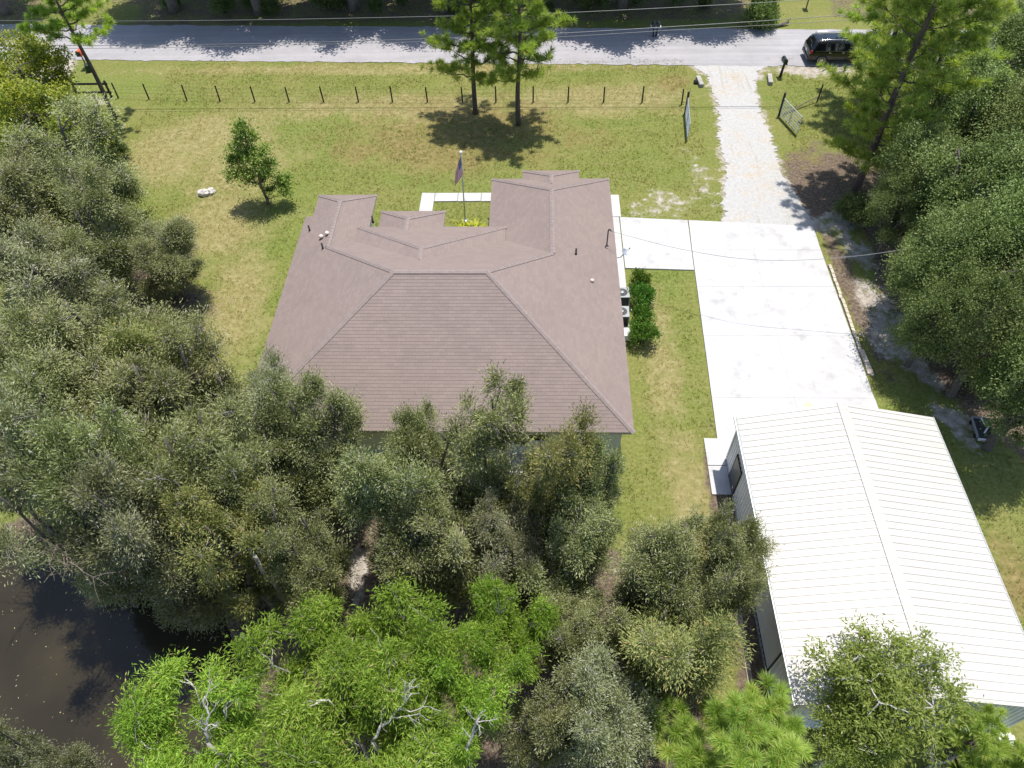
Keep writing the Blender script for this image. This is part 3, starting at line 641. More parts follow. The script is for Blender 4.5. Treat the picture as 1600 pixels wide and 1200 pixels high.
me = bpy.data.meshes.new('flag'); FQ = [(i*(nv_+1)+j, (i+1)*(nv_+1)+j, (i+1)*(nv_+1)+j+1, i*(nv_+1)+j+1) for i in range(nu) for j in range(nv_)]
me.from_pydata(V, [], FQ); ul = me.uv_layers.new(name='UVMap'); li_ = np.zeros(len(me.loops), dtype=np.int32); me.loops.foreach_get('vertex_index', li_)
ul.data.foreach_set('uv', np.array(UV, dtype=np.float32)[li_].ravel()); me.materials.append(m); me.polygons.foreach_set('use_smooth', [True]*len(me.polygons))
o = bpy.data.objects.new('flag', me); col.objects.link(o); o.location = (-4.5, 37.55, 0); tag(o, 'limp red white and blue flag of stars and stripes hanging from the flagpole', 'flag')

# wire fence along the front, posts as parts
def fence(name, label, posts, h, wires, r=.055, tilt=0, group=None):
    t_ = thing(name, label, 'fence', (posts[0][0], posts[0][1], 0), 0, group); rr = random.Random(3)
    tops = []
    for x, y in posts:
        a = rr.gauss(0, .02); tp = (x+a*h, y+rr.gauss(0, .015)*h, h+rr.gauss(0, .03)); tops.append(tp)
        MB().tube([(x, y, -.1), ((x+tp[0])/2, (y+tp[1])/2, h*.5), tp], [r*1.06, r, r*.97], 9).build('post', M['black_wood'], t_)
    for k_ in range(wires):
        f_ = (k_+.6)/wires*.92; b_ = MB()
        for i in range(len(posts)-1):
            p, q = Vector((*posts[i], 0)).lerp(Vector(tops[i]), f_), Vector((*posts[i+1], 0)).lerp(Vector(tops[i+1]), f_)
            b_.tube([p, p.lerp(q, .5)-Vector((0, 0, .02)), q], .006, 3)
        b_.build('wire', M['wire_dark'], t_)
    return t_
pp = [(-32.75, 52.68), (-30.24, 52.49), (-27.17, 52.27), (-24.5, 52.1), (-21.75, 52.02), (-19.05, 51.95), (-16.35, 51.9), (-13.65, 51.87), (-11.0, 51.8), (-8.3, 51.78), (-5.6, 51.75), (-3.05, 51.72), (-.2, 51.66), (2.45, 51.6), (5.15, 51.56), (8.05, 51.53), (11.0, 51.2)]
fence('wire_fence', 'thin wire fence on black wooden posts between the front lawn and the road', pp, 1.28, 4)
fence('wire_fence', 'short wire fence on black posts right of the open right hand gate', [(18.0, 49.75), (21.18, 51.53), (24.4, 51.4), (27.6, 51.3)], 1.35, 3)
bf = thing('board_fence', 'black board fence with two rails beside the bare left pine trunk', 'fence', (-38.5, 52.8, 0))
for x in (-38.5, -36, -33.35): MB().box((x, 52.85, .65), (.13, .13, 1.4)).build('post', M['black_wood'], bf)
for z in (1.15, .45): MB().box((-35.9, 52.76, z), (5.5, .05, .16)).build('rail', M['black_wood'], bf)
gp = thing('fence_post', 'single black post on the grass left of the bare pine trunk', 'post', (-33.21, 50.52, 0))
MB().tube([(0, 0, -.1), (0, 0, 1.55)], [.07, .065], 9).build('timber', M['black_wood'], gp, False, 0); MB().lathe((0, 0, 1.55), [(.075, 0), (.075, .03), (.02, .05)], 9).build('cap', M['black_wood'], gp, False, 0)

# gates, swung open
def gate(x, y, rz, label, L, h, bars, prop):
    t_ = thing('farm_gate', label, 'gate', (x, y, 0), rz, 'metal farm gates at the driveway mouth')
    MB().tube([(-.12, 0, -.1), (-.12, 0, h+.38)], .085, 10).build('gate_post', M['black_wood'], t_, org=0)
    f = MB(); f.tube([(0, 0, .2), (L, 0, .2), (L, 0, h), (0, 0, h), (0, 0, .2)], .028, 6); f.build('frame', M['galv'], t_, org=0)
    for i in range(bars): MB().tube([(0, 0, .2+(h-.2)*(i+1)/(bars+1)), (L, 0, .2+(h-.2)*(i+1)/(bars+1))], .02, 6).build('bar', M['galv'], t_, org=0)
    MB().box((L*.5, 0, (h+.2)/2), (.04, .05, h-.2)).build('stile', M['galv'], t_, org=0)
    for z in (.35, h-.15): MB().box((-.04, 0, z), (.12, .04, .06)).build('hinge', M['black_wood'], t_, org=0)
    return t_
g1 = gate(17.95, 49.45, math.atan2(-2.1, .62), 'silver barred farm gate swung open on the right of the driveway', 2.55, 1.42, 5, 0)
g2_ = gate(11.08, 49.8, math.atan2(-3.4, -.28), 'silver farm gate swung open on the left of the driveway seen edge on', 3.5, 1.35, 5, 0)
wr = thing('log_rail', 'thin brown wooden pole lying on the grass between right gate and fence post', 'pole', (19.4, 50.4, 0))
MB().tube([(-1.2, -.75, .12), (0, 0, .2), (1.65, 1.0, .45)], [.035, .04, .03], 6).build('timber', M['bark_grey'], wr, org=0)
MB().tube([(-1.1, -.62, .0), (-1.1, -.75, .2)], .03, 5).build('stub', M['bark_grey'], wr, org=0)

# mailbox by the driveway, stand across the road, red one at the left
mbx = thing('mailbox', 'dark green mailbox on a thick leaning post by the driveway mouth', 'mailbox', (19.15, 55.11, 0), .1)
MB().tube([(0, 0, -.1), (.03, 0, .6), (.06, 0, 1.15)], [.12, .1, .09], 8).box((.06, -.05, 1.16), (.22, .6, .06)).build('post', M['black_wood'], mbx, org=0)
def mailshell(L, w, h, z):
    a = MB(); pr = [(-w, 0), (w, 0)]+[(w*math.cos(q), h*.55+h*.45*math.sin(q)) for q in np.linspace(0, math.pi, 9)]; n = len(pr)
    a.add([(x, -L/2, z+zz) for x, zz in pr]+[(x, L/2, z+zz) for x, zz in pr], [tuple(range(n)), tuple(range(2*n-1, n-1, -1))]+[(i, (i+1) % n, n+(i+1) % n, n+i) for i in range(n)]); return a
o = mailshell(.62, .15, .36, 1.2).build('box', M['mail_black'], mbx, org=0)
MB().box((.17, .1, 1.42), (.015, .2, .05)).build('flag_arm', M['red_plastic'], mbx, org=0)
tw = thing('twin_mailbox', 'pair of dark mailboxes on a two legged stand at the far shaded road edge', 'mailbox', (10.0, 61.75, 0))
for sgn in (-1, 1):
    MB().tube([(sgn*.1, 0, -.1), (sgn*.16, 0, .85)], .065, 8).build('leg', M['black_wood'], tw, org=0)
    a = mailshell(.5, .14, .32, .96); a.v = [(x+sgn*.19, y, z) for x, y, z in a.v]; a.build('box', M['mail_black'], tw, org=0)
MB().box((0, -.05, .92), (.86, .5, .05)).build('shelf', M['white_paint'], tw, org=0)
rb = thing('red_mailbox', 'red mailbox on a thin post by the road, beside the bare left pine trunk', 'mailbox', (-37.1, 57.4, 0))
MB().tube([(0, 0, -.1), (0, 0, 1.1)], .05, 8).build('post', M['green_plastic'], rb, org=0)
mailshell(.6, .2, .45, 1.1).build('box', M['red_plastic'], rb, org=0); MB().box((0, -.3, 1.3), (.36, .02, .36)).build('door', M['mail_black'], rb, org=0)
gb = thing('green_bin', 'small dark green box on the grass below the red mailbox', 'bin', (-36.6, 56.9, 0))
MB().box((0, 0, .26), (.55, .5, .52), .4, .05).build('body', M['green_plastic'], gb, org=0); MB().box((0, 0, .55), (.6, .56, .06), .4, .02).build('lid', M['green_plastic'], gb, org=0)
bm_ = thing('road_mailbox', 'black mailbox at the very top of the photo on the sunny far verge', 'mailbox', (23.75, 66.6, 0))
MB().tube([(0, 0, -.1), (0, 0, 1.0)], .06, 8).build('post', M['bark_grey'], bm_, org=0); mailshell(.7, .2, .42, .95).build('box', M['mail_black'], bm_, org=0)

# culvert headwalls either side of the driveway
for x, y, rz, lab in ((12.75, 54.25, .08, 'white concrete culvert headwall with a dark pipe mouth on the left of the driveway'), (18.2, 54.5, -.12, 'flat white concrete culvert end on the right of the driveway by the mailbox')):
    t_ = thing('culvert_headwall', lab, 'culvert', (x, y, 0), rz, 'culvert ends beside the driveway')
    MB().box((0, 0, .1), (.34, 1.35, .36), 0, .03).build('headwall', M['culvert'], t_, org=0)
    s_ = -1 if x < 15 else 1
    if s_ < 0: MB().tube([(-.16, 0, .1), (-.42, 0, .06)], .2, 12).build('pipe', M['hole'], t_, org=0)

# limestone rock on the lawn
def rock(name, loc, d, label, cat, seed):
    bm = bmesh.new(); bmesh.ops.create_icosphere(bm, subdivisions=4, radius=1)
    rr = random.Random(seed); C_ = [Vector((rr.gauss(0, 1), rr.gauss(0, 1), rr.gauss(0, .6))).normalized() for _ in range(14)]; A_ = [rr.uniform(.55, .95) for _ in C_]
    from mathutils import noise as mn
    for v in bm.verts:
        p = v.co.normalized(); k_ = 1
        for c_, a_ in zip(C_, A_):
            dd = p.dot(c_)
            if dd > a_: k_ = min(k_, a_/dd)
        k_ *= 1+.22*mn.noise(p*2.2+Vector((seed, 0, 0)))+.1*mn.noise(p*6)
        v.co = Vector((p.x*d[0]*k_, p.y*d[1]*k_, p.z*d[2]*k_+d[2]*.35))
    me = bpy.data.meshes.new(name); bm.to_mesh(me); bm.free(); me.materials.append(M['limestone'])
    o = bpy.data.objects.new(name, me); col.objects.link(o); o.location = loc; return tag(o, label, cat)
rock('lawn_rock', (-22.3, 40.35, 0), (.5, .36, .3), 'pale jagged limestone rock alone on the dry lawn, the larger left lump', 'rock', 3)
rock('lawn_rock', (-21.85, 40.58, 0), (.36, .32, .26), 'smaller limestone lump touching the right side of the larger lawn rock', 'rock', 8)

# loose things on the ground at the right
gr = thing('dark_cart', 'dark low cart frame with pale bars in the grass right of the barn roof', 'cart', (22.0, 21.25, 0), -.12); gr.scale = (.8, .8, .8)
MB().box((0, 0, .22), (.95, 1.5, .05)).build('tray', M['black_wood'], gr, org=0)
f = MB()
for s in (-1, 1): f.box((s*.5, 0, .32), (.05, 1.55, .2))
f.box((0, .76, .32), (1.0, .05, .2)); f.build('side_rail', M['ac_grey'], gr, org=0)
MB().box((-.22, -.82, .2), (.42, .1, .16)).box((.32, -.82, .2), (.4, .1, .16)).build('end_board', M['white_paint'], gr, org=0)
MB().tube([(-.05, .6, .5), (.12, .1, .42)], .04, 6).tube([(.3, .1, .45), (-.05, -.4, .36)], .045, 6).build('handle', M['white_paint'], gr, org=0)
for sx_ in (-1, 1):
    for sy_ in (-.5, .5):
        MB().tube([(sx_*.44, sy_, .14), (sx_*.56, sy_, .14)], .14, 14).build('wheel', M['rubber'], gr, org=0)
lg = thing('fallen_log', 'short dark log at the far edge of the sunny road, left of the car', 'log', (21.0, 63.4, 0), .35)
MB().tube([(-.8, 0, .12), (0, .02, .2), (.6, .05, .25)], [.1, .13, .1], 8).build('trunk', M['bark_dark'], lg, org=0); MB().tube([(.3, .03, .2), (.75, .1, .55)], [.06, .03], 6).build('branch', M['bark_dark'], lg, org=0)
# stone edging along the pad
M['edge_stone'] = simple('edging brick', (.46, .4, .33), .9, 0, .25, 5, .2, .3)
ed = thing('brick_edging', 'row of pale edging bricks along the right side of the concrete pad', 'edging', (17.5, 28.7, 0)); rr = random.Random(9); e_ = MB(); y = 24.8
while y < 33.2:
    L = rr.uniform(.3, .42); e_.box((17.56+rr.gauss(0, .02), y+L/2, .06), (.17, L-.03, .14), rr.gauss(0, .06), .012); y += L
e_.build('bricks', M['edge_stone'], ed)
tb = MB().box((17.68, 25.6, .07), (.16, 1.8, .1), .03, .01); tb.build('plank', M['edge_stone'], ed)

# overhead cables: poles stand outside the photo
def cable(name, label, pts, r, group='overhead cables along the road'):
    b_ = MB(); P = [Vector(p) for p in pts]; out = []
    for i in range(len(P)-1):                         # Catmull-Rom through the measured points
        p0 = P[max(i-1, 0)]; p1 = P[i]; p2 = P[i+1]; p3 = P[min(i+2, len(P)-1)]
        for k_ in range(10):
            t_ = k_/10; out.append(.5*((2*p1)+(p2-p0)*t_+(2*p0-5*p1+4*p2-p3)*t_*t_+(3*p1-p0-3*p2+p3)*t_**3))
    out.append(P[-1]); o = b_.tube(out, r, 5).build(name, M['wire'], None, True); return tag(o, label, 'cable', group)
k_ = 52/62; z_ = lambda z: 30-(30-z)*k_
cable('power_line', 'highest of the overhead cables, crossing the dark woods along the top', [(-36.51*k_-8, 52, z_(1.85)), (-36.51*k_, 52, z_(1.7)), (-23.61*k_, 52, z_(1.67)), (-9.51*k_, 52, z_(1.79)), (2.24*k_, 52, z_(1.98)), (21.84*k_, 52, z_(2.79)), (38*k_, 52, z_(3.8))], .017)
k_ = 52/55
cable('power_line', 'upper of the two close cables hanging over the road', [(-45*k_, 52, z_(3.2)), (-37.01*k_, 52, z_(3.08)), (-28.98*k_, 52, z_(3.03)), (-15.03*k_, 52, z_(3.17)), (-.37*k_, 52, z_(3.56)), (10.1*k_, 52, z_(4.05)), (21.65*k_, 52, z_(4.7)), (36*k_, 52, z_(5.7))], .021)
cable('power_line', 'lower of the two close cables hanging over the road', [(-45*k_, 51.9, z_(3.0)), (-37.1*k_, 51.9, z_(2.9)), (-29*k_, 51.9, z_(2.89)), (-15.05*k_, 51.9, z_(3.05)), (-.37*k_, 51.9, z_(3.34)), (10.14*k_, 51.9, z_(3.84)), (21.75*k_, 51.9, z_(4.38)), (36*k_, 51.9, z_(5.3))], .015)
o = cable('service_cable', 'single cable from the roof mast over the concrete pad into the right hand trees', [(4.17, 31.7, 3.93), (7.9, 30.6, 3.6), (11.5, 29.3, 4.0), (15.25, 28.85, 4.5), (19.1, 28.7, 5.4), (24, 29.2, 6.9)], .013, None)

# ------------------------------------------------------------------ parked car
car = thing('parked_car', 'black sport utility car parked on the road edge, half hidden by pine branches', 'car', (24.05, 57.75, .035), .0)
def loft(secs):
    b_ = MB(); n = len(secs[0])
    for s in secs: b_.v += [tuple(p) for p in s]
    for i in range(len(secs)-1):
        for k_ in range(n): b_.f.append((i*n+k_, i*n+(k_+1) % n, (i+1)*n+(k_+1) % n, (i+1)*n+k_))
    b_.f.append(tuple(range(n-1, -1, -1))); e = (len(secs)-1)*n; b_.f.append(tuple(e+k_ for k_ in range(n))); return b_
def sec(x, zb, zs, zt, hw, tw_):      # bottom, shoulder, top heights; half widths
    h_ = [(hw*.9, zb), (hw, zb+.12), (hw, (zb+zs)/2+.08), (hw*.975, zs), ((hw*.97+tw_)/2+.02, (zs+zt)/2), (tw_, zt-.08), (tw_-.12, zt), (tw_*.4, zt+.015)]
    return [(x, -y, z) for y, z in h_]+[(x, y, z) for y, z in h_[::-1]]
S = [sec(-2.52, .55, .8, 1.02, .86, .78), sec(-2.47, .38, 1.0, 1.2, .93, .8), sec(-2.36, .33, 1.08, 1.48, .96, .76), sec(-2.15, .33, 1.1, 1.76, .97, .75), sec(-1.9, .33, 1.1, 1.81, .98, .76), sec(-.5, .33, 1.08, 1.83, .985, .77), sec(.4, .33, 1.07, 1.8, .985, .76), sec(.75, .33, 1.06, 1.68, .985, .75), sec(1.35, .33, 1.05, 1.14, .98, .82), sec(2.0, .33, .98, 1.07, .96, .8), sec(2.35, .36, .88, .97, .9, .74), sec(2.5, .45, .75, .82, .78, .65)]
o = loft(S).build('body', M['black_paint'], car, True, 0)
for k_, sy in ((0, -1), (1, 1)):
    for x0, x1, x2, x3 in ((-2.05, -1.3, -1.36, -1.95), (-1.22, -.42, -.42, -1.2), (-.34, .62, .38, -.34)):
        pts = [(x0, 1.14), (x1, 1.14), (x2, 1.66), (x3, 1.66)]
        yy = lambda z: .965-(z-1.1)*.27+.012
        MB().add([(x, sy*yy(z), z) for x, z in pts]+[(x, sy*(yy(z)-.03), z) for x, z in pts], [(0, 1, 2, 3), (7, 6, 5, 4), (0, 4, 5, 1), (1, 5, 6, 2), (2, 6, 7, 3), (3, 7, 4, 0)]).build('side_window', M['glass'], car, org=0)
    MB().tube([(-2.1, sy*.975, 1.125), (.72, sy*.975, 1.115)], .014, 5).tube([(-1.26, sy*.975, 1.13), (-1.33, sy*.83, 1.69)], .012, 4).build('window_trim', M['chrome'], car, org=0)
    MB().tube([(-1.95, sy*.66, 1.83), (-1.75, sy*.68, 1.9), (.1, sy*.68, 1.9), (.3, sy*.66, 1.83)], .024, 6).build('roof_rail', M['chrome'], car, True, 0)
    for x in (-.95, .1): MB().box((x, sy*1.0, 1.0), (.2, .03, .035), 0, .01).build('door_handle', M['chrome'], car, org=0)
    MB().box((.72, sy*1.06, 1.12), (.14, .2, .16), 0, .04).build('side_mirror', M['black_paint'], car, org=0)
    a = MB(); a.box((-2.37, sy*.83, 1.02), (.2, .24, .3), 0, .05); a.build('tail_lamp', M['red_lens'], car, org=0)
    MB().box((-2.43, sy*.8, .93), (.15, .2, .09), 0, .03).build('reverse_lamp', M['plate'], car, org=0)
    MB().box((2.3, sy*.68, .82), (.26, .34, .16), 0, .05).build('headlight', M['plate'], car, org=0)
    for x in (-1.45, 1.5):
        w_ = MB(); pr = [(.3, -.12), (.37, -.11), (.385, -.07), (.385, .07), (.37, .11), (.3, .12)]
        bb = MB(); bb.lathe((0, 0, 0), pr, 28); w_.v = [(x+p[0], sy*.885+p[2], .385+p[1]) for p in bb.v]; w_.f = bb.f
        wo = w_.build('wheel', M['rubber'], car, True, 0)
        rm = MB()
        for q in range(6):
            a_ = q*math.pi/3; rm.add([(x+r__*math.cos(a_+d_), sy*1.012-sy*abs(r__-.1)*.06, .385+r__*math.sin(a_+d_)) for r__, d_ in ((.05, -.5), (.27, -.16), (.27, .16), (.05, .5))], [(0, 1, 2, 3)])
        rm.tube([(x+.28*math.cos(q), sy*1.0, .385+.28*math.sin(q)) for q in np.linspace(0, 2*math.pi, 25)], .022, 5, False)
        rm.tube([(x, sy*.96, .385), (x, sy*1.02, .385)], .06, 10); rm.build('rim', M['alloy'], wo, org=0)
        ar = MB(); ar.tube([(x+.43*math.cos(q), sy*.975, .385+.43*math.sin(q)) for q in np.linspace(-.15, math.pi+.15, 15)], .035, 5); ar.build('wheel_arch', M['rubber'], car, True, 0)
g_ = MB(); g_.add([(-2.47, -.7, 1.13), (-2.47, .7, 1.13), (-2.2, .64, 1.7), (-2.2, -.64, 1.7), (-2.42, -.7, 1.13), (-2.42, .7, 1.13), (-2.15, .64, 1.7), (-2.15, -.64, 1.7)], [(0, 1, 2, 3), (4, 5, 6, 7), (0, 1, 5, 4), (3, 2, 6, 7), (0, 3, 7, 4), (1, 2, 6, 5)]); g_.build('rear_window', M['glass'], car, org=0)
MB().box((-2.5, 0, .52), (.14, 1.75, .22), 0, .05).build('rear_bumper', M['black_paint'], car, True, 0)
MB().tube([(-2.56, -.8, .44), (-2.57, .8, .44)], .025, 6).build('bumper_trim', M['chrome'], car, org=0)
MB().box((-2.53, 0, .84), (.02, .4, .15)).build('number_plate', M['plate'], car, org=0)
MB().add([(1.33, -.76, 1.16), (1.33, .76, 1.16), (.8, .68, 1.66), (.8, -.68, 1.66), (1.36, -.76, 1.17), (1.36, .76, 1.17), (.83, .68, 1.675), (.83, -.68, 1.675)], [(0, 1, 2, 3), (7, 6, 5, 4), (0, 4, 5, 1), (2, 6, 7, 3)]).build('windscreen', M['glass'], car, org=0)
MB().box((-.75, 0, 1.838), (1.1, .9, .02), 0, .008).build('sun_roof', M['glass'], car, org=0)

# ------------------------------------------------------------------ trees
def unit(v): return v/np.maximum(np.linalg.norm(v, axis=-1, keepdims=True), 1e-9)
def leaves(name, C_, D_, L, Wd, mat_, rnd, clump, rg):
    """kite shaped leaves: base points, axis directions, lengths and widths"""
    n = len(C_); up_ = unit(rg.normal(size=(n, 3))*.8+np.array([.1, .1, 1.0])); S_ = unit(np.cross(D_, up_)); N_ = np.cross(S_, D_)
    L = L[:, None]; Wd = Wd[:, None]
    V = np.stack([C_, C_+D_*L*.45+S_*Wd*.5+N_*L*.06, C_+D_*L, C_+D_*L*.45-S_*Wd*.5+N_*L*.06], 1).reshape(-1, 3)
    F = np.arange(4*n, dtype=np.int32).reshape(n, 4)
    me = bpy.data.meshes.new(name); mesh_np(me, V, F)
    for nm, a in (('rnd', rnd), ('clump', clump)):
        at = me.attributes.new(nm, 'FLOAT', 'FACE'); at.data.foreach_set('value', a.astype(np.float32))
    me.materials.append(mat_); return me
def cloud(clumps, per, rg, shell=.55, soft=.16):
    """points in ragged ellipsoidal clumps (x,y,z,rh,rv,density): returns positions, outward directions, clump values"""
    P, O, K = [], [], []
    for x, y, z, rh, rv, dn in clumps:
        n = max(8, int(per*dn)); lob = unit(rg.normal(size=(11, 3))+np.array([0, 0, .25])); w = rg.uniform(.4, 1.4, 11)
        # leaves gather round several short sprays that stick out of the clump
        j = rg.integers(0, 11, n); d = unit(lob[j]+rg.normal(size=(n, 3))*.4); r = (.25+.85*rg.random(n)**.7)*w[j]*(1+soft*rg.normal(size=n))
        P.append(d*r[:, None]*np.array([rh, rh, rv])+np.array([x, y, z])); O.append(d); K.append(np.clip(np.full(n, rg.random())*.7+.3*(w[j]-.4), 0, 1))
    return np.concatenate(P), np.concatenate(O), np.concatenate(K)
def limb(mb, a, b, r0, r1, rg, n=5, wob=.08, seg=6):
    a, b = np.array(a), np.array(b); L = np.linalg.norm(b-a); pts = []
    mid = (a+b)/2+np.array([0, 0, -.05*L])
    for i in range(seg+1):
        t = i/seg; p = (1-t)**2*a+2*t*(1-t)*mid+t*t*b
        if 0 < i < seg: p = p+rg.normal(size=3)*wob*L*.25
        pts.append(p)
    mb.tube(pts, list(np.linspace(r0, r1, seg+1)), n); return pts
def bare_mesh(mb, name, m_, tw=None, m2=None):
    n0 = len(mb.f)
    if tw is not None: n = len(mb.v); mb.v += tw.v; mb.f += [tuple(i+n for i in f) for f in tw.f]
    me = bpy.data.meshes.new(name); me.from_pydata(mb.v, [], mb.f); me.update(); me.materials.append(m_)
    if tw is not None: me.materials.append(m2); me.polygons.foreach_set('material_index', [0]*n0+[1]*(len(mb.f)-n0))
    me.polygons.foreach_set('use_smooth', [True]*len(me.polygons)); return me
PROTO = {}
def proto_paperbark(seed, lean=0.0):
    rg = np.random.default_rng(seed); mb = MB(); tw_ = MB(); cl = []
    ns = rg.integers(2, 4); H_ = 9.0
    for s in range(ns):
        a = 2*math.pi*(s+rg.random()*.5)/ns; sp = rg.uniform(.55, 1.0)
        base = np.array([.12*math.cos(a), .12*math.sin(a), -.2]); h = H_*rg.uniform(.8, 1.0); top = np.array([math.cos(a)*sp+lean, math.sin(a)*sp, h-.7])
        st = limb(mb, base, top, rg.uniform(.1, .14), .03, rg, 7, .06, 9)
        for k_ in range(rg.integers(15, 20)):
            t = rg.uniform(.25, 1.0); p = np.array(st[min(8, int(t*9))]); q = rg.random()*2*math.pi; rad = rg.uniform(.35, 1.25)*(1.12-.5*abs(t-.6))
            c_ = p+np.array([math.cos(q)*rad, math.sin(q)*rad, rg.uniform(.3, .9)]); rh = rg.uniform(.32, .72); rv = rh*rg.uniform(1.1, 1.7)
            c_[:2] *= min(1, rg.uniform(1.3, 2.1)/max(1e-3, np.hypot(*c_[:2]))); cl.append((*c_, rh, rv, (rh/.6)**2*rg.uniform(.55, 1.15)))
            limb(mb, p, c_, .035, .012, rg, 4, .1, 5)
            for _ in range(9):
                d = unit(rg.normal(size=3)+np.array([0, 0, .5])); limb(tw_, c_-d*.1, c_+d*np.array([rh, rh, rv])*rg.uniform(.8, 1.12), .011, .005, rg, 3, .16, 3)
    P, O, K = cloud(cl, 2300, rg); n = len(P)
    D = unit(O*.9+rg.normal(size=(n, 3))*.45+np.array([0, 0, .15]))
    me = leaves('paperbark_crown', P, D, rg.uniform(.08, .16, n), rg.uniform(.022, .038, n), M['paperbark'], rg.random(n), np.clip(K+rg.normal(size=n)*.06, 0, 1), rg)
    return [('trunk', bare_mesh(mb, 'paperbark_trunk', M['bark_dark'], tw_, M['twig_grey']), 0), ('crown', me, None)], 2.0, 5.6
def proto_acacia(seed):
    rg = np.random.default_rng(seed); mb = MB(); tw_ = MB(); cl = []
    root = limb(mb, (0, 0, -.2), (rg.normal()*.2, rg.normal()*.2, 3.0), .2, .13, rg, 8, .05, 5); top = np.array(root[-1])
    for s in range(6):
        a = 2*math.pi*(s+rg.random()*.6)/6; e = np.array([math.cos(a)*1.25, math.sin(a)*1.25, rg.uniform(5.4, 7.0)]); st = limb(mb, top-np.array([0, 0, rg.uniform(0, .8)]), e, .075, .014, rg, 6, .09, 7)
        for k_ in range(8):
            p = np.array(st[rg.integers(3, 8)]); q = a+rg.normal()*.95; rad = rg.uniform(.2, 1.0); c_ = p+np.array([math.cos(q)*rad, math.sin(q)*rad, rg.uniform(.0, 1.0)])
            rr_ = np.hypot(c_[0], c_[1]); c_[:2] *= min(1, 1.8/max(rr_, 1e-3)); c_[2] = min(c_[2], 7.9-.35*rr_**1.6)
            rh = rg.uniform(.42, .72); cl.append((*c_, rh, rh*rg.uniform(.6, .85), (rh/.55)**2)); limb(mb, p, c_, .035, .01, rg, 4, .12, 5)
            for _ in range(5):
                d = unit(rg.normal(size=3)+np.array([0, 0, .3])); limb(tw_, c_, c_+d*rh*rg.uniform(.7, 1.1), .013, .005, rg, 3, .16, 3)
    P, O, K = cloud(cl, 900, rg, .65); n = len(P)
    D = unit(O*.6+rg.normal(size=(n, 3))*.5+np.array([0, 0, -.45]))
    me = leaves('acacia_crown', P, D, rg.uniform(.11, .23, n), rg.uniform(.024, .036, n), M['acacia'], rg.random(n), np.clip(K+rg.normal(size=n)*.05, 0, 1), rg)
    return [('trunk', bare_mesh(mb, 'acacia_trunk', M['bark_pale'], tw_, M['twig_grey']), 0), ('crown', me, None)], 2.05, 6.3
def proto_broad(name, seed, mat_, per, ll, lw, nl=7, Rn=3.0, zb=2.2, zt=9.0, th=2.4, rcl=(.55, 1.05), bark='bark_grey', zc=5.6, flat=1.0, dens=1.0, drop=0.0, umin=.62):
    rg = np.random.default_rng(seed); mb = MB(); cl = []
    root = limb(mb, (0, 0, -.2), (rg.normal()*.15, rg.normal()*.15, th), .09*Rn, .065*Rn, rg, 9, .05, 5); top = np.array(root[-1])
    cz = (zb+zt)/2; hz = (zt-zb)/2
    for s in range(nl):
        a = 2*math.pi*(s+rg.random()*.6)/nl; rad = Rn*rg.uniform(.35, .7); e = np.array([math.cos(a)*rad, math.sin(a)*rad, cz+hz*rg.uniform(-.1, .6)]); st = limb(mb, top-np.array([0, 0, rg.uniform(0, .3)*th]), e, .035*Rn, .012*Rn, rg, 6, .09, 7)
        for k_ in range(int(11*dens)):
            d = unit(np.array([math.cos(a), math.sin(a), 0])*.7+rg.normal(size=3)*.8); u = rg.uniform(umin, .98)
            c_ = np.array([0, 0, cz])+d*np.array([Rn*.86, Rn*.86, hz*.88])*u; p = np.array(st[rg.integers(3, 8)]); rh = rg.uniform(*rcl)*Rn/3.0
            cl.append((*c_, rh, rh*rg.uniform(.7, 1.0)*flat, (rh/(.8*Rn/3))**2)); limb(mb, p, c_, .011*Rn, .004*Rn, rg, 4, .12, 5)
    P, O, K = cloud(cl, per, rg, .6); n = len(P)
    D = unit(O*.7+rg.normal(size=(n, 3))*.6+np.array([0, 0, -drop]))
    me = leaves(name+'_crown', P, D, rg.uniform(.75, 1.25, n)*ll, rg.uniform(.8, 1.2, n)*lw, mat_, rg.random(n), np.clip(K+rg.normal(size=n)*.07, 0, 1), rg)
    return [('trunk', bare_mesh(mb, name+'_trunk', M[bark]), bark), ('crown', me, None)], Rn, zc
